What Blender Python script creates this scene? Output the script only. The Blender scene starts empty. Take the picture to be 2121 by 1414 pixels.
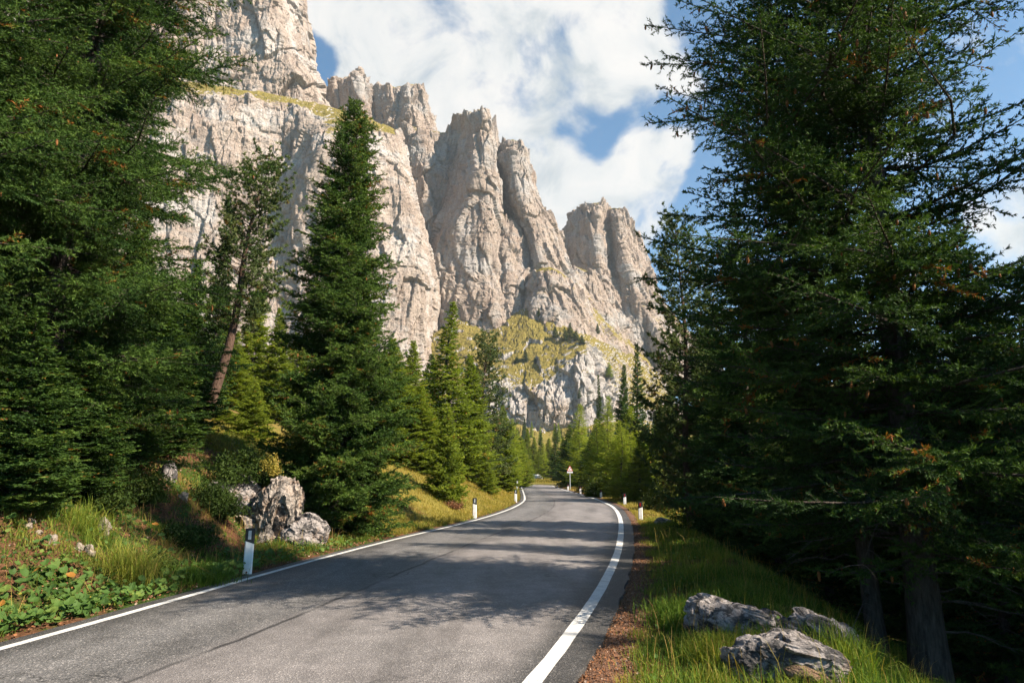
import bpy, math, random
import numpy as np
from mathutils import Vector

S = bpy.context.scene
COL = S.collection
PI = math.pi
# ------------------------------------------------------------------ camera
FPX, CX, CY, EYE = 1414.0, 1060.5, 707.0, 1.7
PITCH = math.atan(273.0 / FPX)
cd = bpy.data.cameras.new('camera')
cam = bpy.data.objects.new('camera', cd)
COL.objects.link(cam)
cam.location = (0, 0, EYE)
cam.rotation_euler = (PI / 2 + PITCH, 0, 0)
cd.sensor_width = 36.0
cd.lens = 24.0
cd.clip_start = 0.05
cd.clip_end = 9000
S.camera = cam

# ------------------------------------------------------------------ sun, exposure
SUN_AZ, SUN_EL = math.radians(111), math.radians(40)
SDIR = Vector((math.sin(SUN_AZ) * math.cos(SUN_EL), math.cos(SUN_AZ) * math.cos(SUN_EL), math.sin(SUN_EL)))
sd = bpy.data.lights.new('sun', 'SUN')
sd.energy = 4.6
sd.angle = math.radians(0.5)
sd.color = (1.0, 0.86, 0.68)
sun = bpy.data.objects.new('sun', sd)
COL.objects.link(sun)
sun.rotation_euler = SDIR.to_track_quat('Z', 'Y').to_euler()
sun.location = (40, -20, 60)
S.view_settings.view_transform = 'Standard'
S.view_settings.look = 'None'
S.view_settings.exposure = 1.68
S.view_settings.gamma = 1.0
S.cycles.max_bounces = 5
S.cycles.diffuse_bounces = 3
S.cycles.glossy_bounces = 2
S.cycles.transmission_bounces = 3
S.cycles.transparent_max_bounces = 4
S.cycles.use_adaptive_sampling = True
S.cycles.adaptive_threshold = 0.02
S.cycles.caustics_reflective = False
S.cycles.caustics_refractive = False


# ------------------------------------------------------------------ pixel / world helpers (2121 x 1414 photograph)
def ray(px, py):
    a = (np.asarray(px, float) - CX) / FPX
    b = (CY - np.asarray(py, float)) / FPX
    cp, sp = math.cos(PITCH), math.sin(PITCH)
    return a, cp - b * sp, sp + b * cp


def at_y(px, py, Y):
    dx, dy, dz = ray(px, py)
    k = np.asarray(Y, float) / dy
    return dx * k, np.asarray(Y, float) + 0 * k, EYE + dz * k


def on_ground(px, py, z=0.0):
    dx, dy, dz = ray(px, py)
    k = (z - EYE) / dz
    return dx * k, dy * k


# ------------------------------------------------------------------ node helpers
def node(nt, t, **kw):
    n = nt.nodes.new(t)
    for k, v in kw.items():
        if k.startswith('i_'):
            n.inputs[k[2:].replace('_', ' ')].default_value = v
        else:
            setattr(n, k, v)
    return n


def math_node(nt, op, a, b=None, c=None, clamp=False):
    n = nt.nodes.new('ShaderNodeMath')
    n.operation = op
    n.use_clamp = clamp
    for i, v in enumerate((a, b, c)):
        if v is None:
            continue
        if hasattr(v, 'is_linked'):
            nt.links.new(v, n.inputs[i])
        else:
            n.inputs[i].default_value = v
    return n.outputs[0]


def mix_col(nt, fac, a, b, mode='MIX'):
    n = nt.nodes.new('ShaderNodeMix')
    n.data_type = 'RGBA'
    n.blend_type = mode
    n.clamp_factor = True
    for s, v in ((n.inputs[0], fac), (n.inputs[6], a), (n.inputs[7], b)):
        if hasattr(v, 'is_linked'):
            nt.links.new(v, s)
        elif isinstance(v, (int, float)):
            s.default_value = v
        else:
            s.default_value = (v[0], v[1], v[2], 1)
    return n.outputs[2]


def ramp(nt, fac, stops, interp='LINEAR'):
    n = nt.nodes.new('ShaderNodeValToRGB')
    e = n.color_ramp.elements
    n.color_ramp.interpolation = interp
    while len(e) < len(stops):
        e.new(0.5)
    for el, (p, c) in zip(e, stops):
        el.position = p
        el.color = (c[0], c[1], c[2], 1) if not isinstance(c, (int, float)) else (c, c, c, 1)
    nt.links.new(fac, n.inputs[0])
    return n.outputs[0]


def coords(nt, scale=(1, 1, 1), kind='Object'):
    tc = nt.nodes.new('ShaderNodeTexCoord')
    mp = nt.nodes.new('ShaderNodeMapping')
    mp.inputs['Scale'].default_value = scale
    nt.links.new(tc.outputs[kind], mp.inputs['Vector'])
    return mp.outputs[0]


def noise(nt, vec, scale, detail=4, rough=0.55, dist=0.0):
    n = node(nt, 'ShaderNodeTexNoise')
    n.inputs['Scale'].default_value = scale
    n.inputs['Detail'].default_value = detail
    n.inputs['Roughness'].default_value = rough
    n.inputs['Distortion'].default_value = dist
    nt.links.new(vec, n.inputs['Vector'])
    return n.outputs['Fac']


def voronoi(nt, vec, scale, feature='F1', out='Distance', rnd=1.0):
    n = node(nt, 'ShaderNodeTexVoronoi')
    n.feature = feature
    n.inputs['Scale'].default_value = scale
    n.inputs['Randomness'].default_value = rnd
    nt.links.new(vec, n.inputs['Vector'])
    return n.outputs[out]


def bump(nt, h, strength, dist, prev=None):
    n = node(nt, 'ShaderNodeBump')
    n.inputs['Strength'].default_value = strength
    n.inputs['Distance'].default_value = dist
    nt.links.new(h, n.inputs['Height'])
    if prev is not None:
        nt.links.new(prev, n.inputs['Normal'])
    return n.outputs[0]


def new_mat(name):
    m = bpy.data.materials.new(name)
    m.use_nodes = True
    nt = m.node_tree
    b = nt.nodes['Principled BSDF']
    b.inputs['Roughness'].default_value = 0.8
    b.inputs['Specular IOR Level'].default_value = 0.2
    return m, nt, b


def attr(nt, name):
    n = nt.nodes.new('ShaderNodeAttribute')
    n.attribute_name = name
    return n.outputs['Fac']


def plain(name, c, rough=0.6, spec=0.3, metal=0.0, var=0.15, scale=30):
    m, nt, b = new_mat(name)
    v = noise(nt, coords(nt), scale, 5)
    col = ramp(nt, v, [(0.3, [k * (1 - var) for k in c]), (0.7, [min(1, k * (1 + var)) for k in c])])
    nt.links.new(col, b.inputs['Base Color'])
    b.inputs['Roughness'].default_value = rough
    b.inputs['Specular IOR Level'].default_value = spec
    b.inputs['Metallic'].default_value = metal
    return m


# ------------------------------------------------------------------ world: clear sky with broken cloud
W = bpy.data.worlds.new('World')
S.world = W
W.use_nodes = True
wn = W.node_tree
bg = wn.nodes['Background']
bg.inputs['Strength'].default_value = 0.122
sky = node(wn, 'ShaderNodeTexSky', sky_type='NISHITA')
sky.sun_disc = False
sky.sun_elevation = SUN_EL
sky.sun_rotation = SUN_AZ
sky.altitude = 1800
sky.air_density = 1.0
sky.dust_density = 0.3
sky.ozone_density = 2.5
skyc = mix_col(wn, 1.0, sky.outputs[0], (0.23, 0.46, 0.50), 'MULTIPLY')
wtc = node(wn, 'ShaderNodeTexCoord').outputs['Generated']


def wblob(px, py, deg_in, deg_out, amp):
    d = Vector([float(k) for k in ray(px, py)]).normalized()
    n = node(wn, 'ShaderNodeVectorMath', operation='DOT_PRODUCT')
    wn.links.new(wtc, n.inputs[0])
    n.inputs[1].default_value = d
    mr = node(wn, 'ShaderNodeMapRange', interpolation_type='SMOOTHSTEP')
    wn.links.new(n.outputs['Value'], mr.inputs[0])
    mr.inputs[1].default_value = math.cos(math.radians(deg_out))
    mr.inputs[2].default_value = math.cos(math.radians(deg_in))
    mr.inputs[3].default_value = 0
    mr.inputs[4].default_value = amp
    return mr.outputs[0]


cov = None
for a in [(820, 120, 4, 12, 0.75), (1080, 40, 2, 9, 0.55), (1060, 200, 3, 9, 0.55), (1280, 110, 2, 7, 0.65), (1260, 370, 2.5, 7.5, 0.85),
          (1130, 470, 3, 8, 0.6), (1420, 150, 0.5, 4, 0.35), (1330, 480, 1, 4, 0.35), (620, -160, 5, 14, 0.5), (960, 330, 2, 7, 0.5),
          (2090, 470, 0.5, 4, 0.6), (1180, 90, 0.3, 3.4, -0.85), (1220, 278, 0.6, 4.0, -0.95), (1345, 228, 0.5, 3.2, -0.9), (1350, 330, 1, 4.5, 0.7), (1330, 110, 1, 6, 0.4),
          (948, 216, 0.2, 2.0, -0.4), (628, 130, 0.6, 3.6, -1.3), (1440, 60, 0.8, 4.0, -0.7),
          (1500, 420, 1, 5, -0.3)]:
    o = wblob(*a)
    cov = o if cov is None else math_node(wn, 'ADD', cov, o)
n1 = noise(wn, wtc, 6.5, 10, 0.62, 0.5)
n2 = noise(wn, wtc, 17.0, 6, 0.60, 0.2)
nn = math_node(wn, 'ADD', math_node(wn, 'MULTIPLY', math_node(wn, 'SUBTRACT', n1, 0.5), 2.3), math_node(wn, 'MULTIPLY', math_node(wn, 'SUBTRACT', n2, 0.5), 0.9))
den = math_node(wn, 'ADD', math_node(wn, 'MINIMUM', cov, 0.74), nn)
mr = node(wn, 'ShaderNodeMapRange', interpolation_type='SMOOTHSTEP')
wn.links.new(den, mr.inputs[0])
mr.inputs[1].default_value = 0.12
mr.inputs[2].default_value = 0.70
cfac = math_node(wn, 'MULTIPLY', mr.outputs[0], 0.97)
n3 = noise(wn, wtc, 9.0, 9, 0.60, 0.5)
ccol = ramp(wn, n3, [(0.36, (1.55, 1.70, 1.78)), (0.47, (2.25, 2.27, 2.24)), (0.60, (2.58, 2.5, 2.4))])
wn.links.new(mix_col(wn, cfac, skyc, ccol), bg.inputs['Color'])


# ------------------------------------------------------------------ numpy noise
_r = np.random.RandomState(7)
_PERM = np.concatenate([_r.permutation(512)] * 3).astype(np.int32)
_G = _r.normal(size=(512, 3)).astype(np.float32)
_G /= np.linalg.norm(_G, axis=1)[:, None]
_RV = _r.rand(512, 3).astype(np.float32)


def gnoise(P):
    P = np.asarray(P, np.float32)
    I = np.floor(P).astype(np.int32)
    f = P - I
    I &= 511
    u = f * f * f * (f * (f * 6 - 15) + 10)
    out = 0
    for dx in (0, 1):
        hx = _PERM[(I[:, 0] + dx) & 511]
        wx = u[:, 0] if dx else 1 - u[:, 0]
        for dy in (0, 1):
            hy = _PERM[(hx + I[:, 1] + dy) & 511]
            wy = u[:, 1] if dy else 1 - u[:, 1]
            for dz in (0, 1):
                h = _PERM[(hy + I[:, 2] + dz) & 511]
                g = _G[h]
                d = g[:, 0] * (f[:, 0] - dx) + g[:, 1] * (f[:, 1] - dy) + g[:, 2] * (f[:, 2] - dz)
                out = out + d * wx * wy * (u[:, 2] if dz else 1 - u[:, 2])
    return out * 1.5


def fbm(P, oct=4, gain=0.5, ridged=False):
    a, s, out = 1.0, 0.0, 0
    P = np.asarray(P, np.float32)
    for k in range(oct):
        n = gnoise(P + k * 17.3)
        out = out + a * ((1 - 2 * np.abs(n)) if ridged else n)
        s += a
        a *= gain
        P = P * 2.03
    return out / s


def cells(P):
    """distance to the nearest cell point, second distance, and that cell's random triple"""
    P = np.asarray(P, np.float32)
    I = np.floor(P).astype(np.int32)
    f = P - I
    d1 = np.full(len(P), 9, np.float32)
    d2 = d1.copy()
    idx = np.zeros(len(P), np.int32)
    dv = np.zeros((len(P), 3), np.float32)
    for dx in (-1, 0, 1):
        hx = _PERM[(I[:, 0] + dx) & 511]
        for dy in (-1, 0, 1):
            hy = _PERM[(hx + I[:, 1] + dy) & 511]
            for dz in (-1, 0, 1):
                h = _PERM[(hy + I[:, 2] + dz) & 511]
                q = _RV[h]
                e = q + np.array([dx, dy, dz], np.float32) - f
                d = np.sqrt((e * e).sum(1))
                m = d < d1
                dv = np.where(m[:, None], e, dv)
                d2 = np.where(m, d1, np.minimum(d2, d))
                idx = np.where(m, h, idx)
                d1 = np.where(m, d, d1)
    return d1, d2, _RV[idx], dv


def sstep(a, b, x):
    t = np.clip((np.asarray(x, float) - a) / (b - a), 0, 1)
    return t * t * (3 - 2 * t)


def nrm(v):
    return v / np.maximum(np.linalg.norm(v, axis=-1, keepdims=True), 1e-9)


# ------------------------------------------------------------------ mesh helpers
def mesh_np(name, V, faces, mats, smooth=False, attrs=None, mat_idx=None, uv=None):
    """faces: list of (M,k) int arrays"""
    me = bpy.data.meshes.new(name)
    V = np.ascontiguousarray(V, np.float32)
    if not isinstance(faces, list):
        faces = [faces]
    faces = [np.asarray(f, np.int32) for f in faces if len(f)]
    loops = np.concatenate([f.ravel() for f in faces])
    tot = np.concatenate([np.full(len(f), f.shape[1], np.int32) for f in faces])
    start = np.concatenate([[0], np.cumsum(tot)[:-1]]).astype(np.int32)
    me.vertices.add(len(V))
    me.vertices.foreach_set('co', V.ravel())
    me.loops.add(len(loops))
    me.loops.foreach_set('vertex_index', loops)
    me.polygons.add(len(tot))
    me.polygons.foreach_set('loop_start', start)
    for m in (mats if isinstance(mats, (list, tuple)) else [mats]):
        me.materials.append(m)
    if mat_idx is not None:
        me.polygons.foreach_set('material_index', np.asarray(mat_idx, np.int32))
    me.polygons.foreach_set('use_smooth', np.full(len(tot), smooth, bool))
    for k, (dom, a) in (attrs or {}).items():
        at = me.attributes.new(k, 'FLOAT', dom)
        at.data.foreach_set('value', np.ascontiguousarray(a, np.float32))
    me.update(calc_edges=True)
    return me


def obj(name, me, parent=None, loc=(0, 0, 0), rot=(0, 0, 0), scale=(1, 1, 1)):
    o = bpy.data.objects.new(name, me)
    COL.objects.link(o)
    o.location = loc
    o.rotation_euler = rot
    o.scale = scale
    if parent is not None:
        o.parent = parent
    return o


def tag(o, label=None, cat=None, group=None, kind=None):
    for k, v in (('label', label), ('category', cat), ('group', group), ('kind', kind)):
        if v:
            o[k] = v
    return o


def grid_faces(nr, nc):
    i = np.arange(nr - 1)[:, None] * nc + np.arange(nc - 1)[None, :]
    return np.stack([i, i + 1, i + nc + 1, i + nc], -1).reshape(-1, 4)


class MB:
    """collects boxes, prisms and tubes into ONE mesh"""

    def __init__(self):
        self.V, self.F3, self.F4, self.n = [], [], [], 0

    def add(self, V, f3=None, f4=None):
        if f3 is not None and len(f3):
            self.F3.append(np.asarray(f3) + self.n)
        if f4 is not None and len(f4):
            self.F4.append(np.asarray(f4) + self.n)
        self.V.append(np.asarray(V, float))
        self.n += len(V)
        return self

    def prism(self, poly, z0, z1, top=None, scale=1.0):
        """polygon (x,y) extruded z0..z1 ; z may be callables of (x,y)"""
        p = np.asarray(poly, float)
        k = len(p)
        f0 = z0 if callable(z0) else (lambda x, y: z0 + 0 * x)
        f1 = z1 if callable(z1) else (lambda x, y: z1 + 0 * x)
        q = p * scale
        V = np.concatenate([np.c_[p, f0(p[:, 0], p[:, 1])], np.c_[q, f1(q[:, 0], q[:, 1])],
                            [[p[:, 0].mean(), p[:, 1].mean(), f0(p[:, 0], p[:, 1]).mean()]], [[q[:, 0].mean(), q[:, 1].mean(), f1(q[:, 0], q[:, 1]).mean()]]])
        f4 = [[i, (i + 1) % k, k + (i + 1) % k, k + i] for i in range(k)]
        f3 = [[(i + 1) % k, i, 2 * k] for i in range(k)] + [[k + i, k + (i + 1) % k, 2 * k + 1] for i in range(k)]
        return self.add(V, f3, f4)

    def tube(self, pts, rad, k=8):
        V, f4 = tube_np(pts, rad, k)
        return self.add(V, None, f4)

    def build(self, name, mat, parent=None, smooth=False, **kw):
        fs = []
        if self.F4:
            fs.append(np.concatenate(self.F4))
        if self.F3:
            fs.append(np.concatenate(self.F3))
        return obj(name, mesh_np(name, np.concatenate(self.V), fs, mat, smooth), parent, **kw)


def tube_np(pts, rad, k=8, cap=True):
    pts = np.asarray(pts, float)
    n = len(pts)
    rad = np.broadcast_to(np.asarray(rad, float), (n,))
    T = nrm(np.gradient(pts, axis=0))
    ref = np.array([0, 0, 1.0]) if abs(T[0, 2]) < 0.9 else np.array([1.0, 0, 0])
    A = nrm(np.cross(T, ref))
    B = np.cross(T, A)
    th = np.arange(k) * 2 * PI / k
    V = pts[:, None, :] + rad[:, None, None] * (np.cos(th)[None, :, None] * A[:, None, :] + np.sin(th)[None, :, None] * B[:, None, :])
    i = np.arange(n - 1)[:, None] * k + np.arange(k)[None, :]
    j = np.arange(n - 1)[:, None] * k + (np.arange(k)[None, :] + 1) % k
    f4 = np.stack([i, j, j + k, i + k], -1).reshape(-1, 4)
    return V.reshape(-1, 3), f4


def tubes_many(P, R, k=4):
    """P (N,M,3) polylines, R (N,M) radii"""
    N, M, _ = P.shape
    T = nrm(np.gradient(P, axis=1))
    A = nrm(np.cross(T, np.array([0.13, 0.21, 1.0])))
    B = np.cross(T, A)
    th = np.arange(k) * 2 * PI / k
    V = P[:, :, None, :] + R[:, :, None, None] * (np.cos(th)[:, None] * A[:, :, None, :] + np.sin(th)[:, None] * B[:, :, None, :])
    i = (np.arange(N) * M * k)[:, None, None] + (np.arange(M - 1) * k)[None, :, None] + np.arange(k)[None, None, :]
    j = (np.arange(N) * M * k)[:, None, None] + (np.arange(M - 1) * k)[None, :, None] + ((np.arange(k) + 1) % k)[None, None, :]
    f = np.stack([i, j, j + k, i + k], -1).reshape(-1, 4)
    return V.reshape(-1, 3), f


# ------------------------------------------------------------------ the road's plan, read off the two edge lines
LPX = [(0, 1345), (200, 1290), (400, 1232), (600, 1174), (800, 1121), (900, 1098), (980, 1079), (1030, 1064), (1060, 1053), (1078, 1043.5), (1087, 1036), (1086.5, 1027), (1082.5, 1015), (1078.5, 1005)]
RPX = [(1105.6, 1414), (1152, 1359), (1203, 1289), (1243, 1225), (1266.5, 1181), (1281.6, 1141), (1286.6, 1107.6), (1286, 1076), (1278, 1058), (1266.5, 1047), (1236, 1034), (1203, 1024), (1176, 1016.5), (1152.6, 1009.5), (1141, 1004.5)]


def edge_curve(pts):
    p = np.array(pts)
    x, y = on_ground(p[:, 0], p[:, 1])
    d = (x[1] - x[0]) / (y[1] - y[0])
    y = np.concatenate([[-40, y[0] - 3.0], y])
    x = np.concatenate([[x[0] + d * (-40 - y[2])], [x[0] - d * 3.0], x])
    ys = np.arange(-40, 98.01, 0.25)
    xs = np.interp(ys, y, x)
    for _ in range(3):
        w = np.hanning(19)
        w /= w.sum()
        xs = np.convolve(np.pad(xs, 9, mode='reflect', reflect_type='odd'), w, 'valid')
    return ys, xs


YS, XL = edge_curve(LPX)
_, XR = edge_curve(RPX)
xl = lambda y: np.interp(y, YS, XL)
xr = lambda y: np.interp(y, YS, XR)
SLL = np.gradient(XL, YS)
SLR = np.gradient(XR, YS)
cl = lambda y: 1 / np.sqrt(1 + np.interp(y, YS, SLL) ** 2)
cr = lambda y: 1 / np.sqrt(1 + np.interp(y, YS, SLR) ** 2)
LEDGE, REDGE = 0.28, 0.36      # asphalt beyond the lines


def ground_z(x, y, detail=True):
    x = np.asarray(x, float)
    y = np.asarray(y, float)
    dl = (xl(y) - x) * cl(y) - LEDGE
    dr = (x - xr(y)) * cr(y) - REDGE
    yc = np.clip(y, -20, 400)
    # left bank
    d0 = np.interp(yc, [-20, 7, 10, 14.5, 17, 21, 26, 34, 60], [0.5, 0.5, 0.7, 1.5, 2.0, 1.7, 1.0, 0.7, 0.8])
    sl = np.interp(yc, [-20, 12, 17, 21, 26, 34, 60, 100], [0.68, 0.70, 0.74, 0.62, 0.52, 0.42, 0.40, 0.3])
    t = np.maximum(dl, 0)
    st = np.maximum(t - d0, 0)
    zb = 0.07 * np.minimum(t, d0) + sl * np.minimum(st, 4.0) + 0.36 * np.clip(st - 4.0, 0, 60) + 0.25 * np.maximum(st - 64, 0)
    zb = zb * (1 - sstep(78, 97, y)) * (1 - 0.7 * sstep(-4, -30, y))
    # right verge falling away to the wood
    e = np.interp(yc, [-20, 6, 12, 20, 30, 60, 90], [2.2, 2.2, 2.0, 1.5, 1.1, 2.5, 4])
    q = np.maximum(dr, 0)
    fall = 1 - 0.85 * sstep(40, 85, y)
    zr = -0.03 * np.minimum(q, 1) + 0.05 * sstep(0.5, 1.5, q) - fall * (0.55 * np.clip(q - e, 0, 3.2) + 0.18 * np.clip(q - e - 3.2, 0, 14))
    zr = zr + 0.03 * np.clip(q - 40, 0, 400)
    z = np.where(dl > 0, zb, np.where(dr > 0, zr, -0.06))
    far = sstep(95, 99, y)
    zf = np.interp(y, [0, 114, 119, 150, 220, 300, 390, 600, 4000], [-0.06, -0.06, 0.12, 1.0, 4.5, 11, 24, 40, 120])
    side = np.where(x < 0, np.maximum(-x - 60, 0) * 0.16, np.maximum(x - 150, 0) * 0.05)
    zf = zf + side * sstep(118, 170, y)
    z = z * (1 - far) + zf * far
    if detail:
        P = np.stack([x, y, 0 * x], -1)
        off = np.maximum(np.maximum(dl, dr), np.where(y > 98, np.clip(y - 118, 0, 5), 0))
        m = sstep(0.1, 1.4, off)
        z = z + m * (0.16 * fbm(P.reshape(-1, 3) * 0.55, 3).reshape(x.shape) + 0.07 * gnoise(P.reshape(-1, 3) * 2.3).reshape(x.shape))
        m2 = sstep(2.5, 8, off)
        z = z + m2 * 0.5 * gnoise(P.reshape(-1, 3) * 0.16).reshape(x.shape)
    return z


def gz(x, y):
    return float(ground_z(np.array([x]), np.array([y]))[0])


# ------------------------------------------------------------------ materials
def mat_ground():
    m, nt, b = new_mat('bank_soil')
    co = coords(nt)
    big = noise(nt, co, 0.35, 5, 0.6)
    mid = noise(nt, co, 2.1, 6, 0.65)
    fine = noise(nt, co, 26, 6, 0.7)
    needle = noise(nt, coords(nt, (1, 1, 1)), 70, 3, 0.6)
    soil = ramp(nt, fine, [(0.3, (0.035, 0.018, 0.010)), (0.55, (0.11, 0.055, 0.030)), (0.75, (0.20, 0.11, 0.065))])
    moss = ramp(nt, fine, [(0.3, (0.012, 0.025, 0.006)), (0.6, (0.045, 0.075, 0.016)), (0.8, (0.10, 0.12, 0.03))])
    f = math_node(nt, 'ADD', big, math_node(nt, 'MULTIPLY', math_node(nt, 'SUBTRACT', mid, 0.5), 1.3))
    col = mix_col(nt, ramp(nt, f, [(0.44, 0.0), (0.56, 1.0)]), soil, moss)
    straw = ramp(nt, needle, [(0.3, (0.10, 0.085, 0.02)), (0.7, (0.24, 0.20, 0.05))])
    col = mix_col(nt, attr(nt, 'meadow'), col, straw)
    gravel = ramp(nt, needle, [(0.35, (0.09, 0.045, 0.028)), (0.55, (0.17, 0.10, 0.07)), (0.7, (0.30, 0.21, 0.16))])
    col = mix_col(nt, attr(nt, 'shoulder'), col, gravel)
    nt.links.new(col, b.inputs['Base Color'])
    b.inputs['Roughness'].default_value = 0.95
    b.inputs['Specular IOR Level'].default_value = 0.05
    n = bump(nt, fine, 0.7, 0.03)
    nt.links.new(bump(nt, mid, 0.5, 0.15, n), b.inputs['Normal'])
    return m


def mat_asphalt():
    m, nt, b = new_mat('asphalt')
    co = coords(nt)
    lat, lon = attr(nt, 'lat'), attr(nt, 'lon')
    agg = voronoi(nt, co, 75, 'F1', 'Color')
    sep = node(nt, 'ShaderNodeSeparateColor')
    nt.links.new(agg, sep.inputs[0])
    dist = voronoi(nt, co, 75)
    fine = noise(nt, co, 60, 4, 0.8)
    big = noise(nt, co, 0.45, 4, 0.6)
    mid = noise(nt, co, 3.0, 4, 0.6)
    stone = ramp(nt, sep.outputs[0], [(0.0, (0.075, 0.075, 0.078)), (0.55, (0.15, 0.146, 0.147)), (0.80, (0.24, 0.23, 0.228)), (0.93, (0.36, 0.34, 0.33)), (1.0, (0.55, 0.52, 0.50))])
    col = mix_col(nt, ramp(nt, fine, [(0.42, 0.15), (0.62, 0.85)]), (0.085, 0.085, 0.089), stone)
    pink = mix_col(nt, 0.5, col, (0.30, 0.268, 0.266))
    # newer strip of pavement on the right of the seam is paler and pinker
    wob = math_node(nt, 'MULTIPLY', math_node(nt, 'SUBTRACT', noise(nt, co, 1.1, 4, 0.6), 0.5), 0.05)
    l2 = math_node(nt, 'ADD', lat, wob)
    right = ramp(nt, l2, [(0.36, 0.0), (0.42, 1.0), (0.88, 1.0), (0.93, 0.0)])
    worn = math_node(nt, 'MULTIPLY', right, ramp(nt, big, [(0.3, 0.35), (0.7, 1.0)]))
    col = mix_col(nt, math_node(nt, 'MULTIPLY', worn, 0.75), col, pink)
    wheel = ramp(nt, l2, [(0.0, 0.55), (0.07, 0.6), (0.13, 1.0), (0.22, 1.13), (0.32, 0.96), (0.42, 0.90), (0.52, 0.98), (0.62, 1.12), (0.72, 0.96), (0.80, 1.10), (0.88, 1.0), (0.925, 0.60), (1.0, 0.42)])
    col = mix_col(nt, 1.0, col, wheel, 'MULTIPLY')
    col = mix_col(nt, 1.0, col, ramp(nt, mid, [(0.3, 0.80), (0.7, 1.12)]), 'MULTIPLY')
    stain = noise(nt, coords(nt, (1.2, 0.28, 1)), 0.9, 6, 0.65, 0.6)
    col = mix_col(nt, 1.0, col, ramp(nt, stain, [(0.35, 0.70), (0.5, 1.0), (0.68, 1.14)]), 'MULTIPLY')
    # dark lengthwise seam and a few cross cracks
    seam = math_node(nt, 'ABSOLUTE', math_node(nt, 'SUBTRACT', math_node(nt, 'ADD', lat, math_node(nt, 'MULTIPLY', wob, 0.45)), 0.40))
    sm = ramp(nt, seam, [(0.0, 1.0), (0.0032, 0.8), (0.0065, 0.0)])
    sm = math_node(nt, 'MULTIPLY', sm, ramp(nt, noise(nt, co, 0.8, 3), [(0.38, 0.15), (0.55, 0.95)]))
    lw = math_node(nt, 'ADD', lon, math_node(nt, 'MULTIPLY', math_node(nt, 'SUBTRACT', noise(nt, co, 0.7, 5), 0.5), 2.5))
    cr_ = math_node(nt, 'ABSOLUTE', math_node(nt, 'SUBTRACT', math_node(nt, 'FRACT', math_node(nt, 'MULTIPLY', lw, 1 / 6.3)), 0.5))
    cm = math_node(nt, 'MULTIPLY', ramp(nt, cr_, [(0.0, 0.8), (0.0016, 0.7), (0.0035, 0.0)]), ramp(nt, noise(nt, co, 0.33, 2), [(0.46, 0.0), (0.54, 1.0)]))
    col = mix_col(nt, math_node(nt, 'MAXIMUM', sm, cm), col, (0.018, 0.018, 0.02))
    nt.links.new(col, b.inputs['Base Color'])
    b.inputs['Roughness'].default_value = 0.62
    b.inputs['Specular IOR Level'].default_value = 0.32
    n = bump(nt, dist, 0.9, 0.006)
    nt.links.new(bump(nt, fine, 0.6, 0.004, n), b.inputs['Normal'])
    return m


def mat_paint():
    m, nt, b = new_mat('road_paint')
    co = coords(nt)
    f = noise(nt, co, 70, 5, 0.75)
    g = noise(nt, co, 6, 5, 0.6)
    col = ramp(nt, g, [(0.3, (0.46, 0.46, 0.455)), (0.7, (0.66, 0.66, 0.645))])
    w = math_node(nt, 'ADD', f, math_node(nt, 'MULTIPLY', math_node(nt, 'SUBTRACT', g, 0.5), 0.55))
    col = mix_col(nt, ramp(nt, w, [(0.30, 0.9), (0.40, 0.0)]), col, (0.11, 0.11, 0.11))
    nt.links.new(col, b.inputs['Base Color'])
    b.inputs['Roughness'].default_value = 0.6
    nt.links.new(bump(nt, f, 0.4, 0.004), b.inputs['Normal'])
    return m


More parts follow.
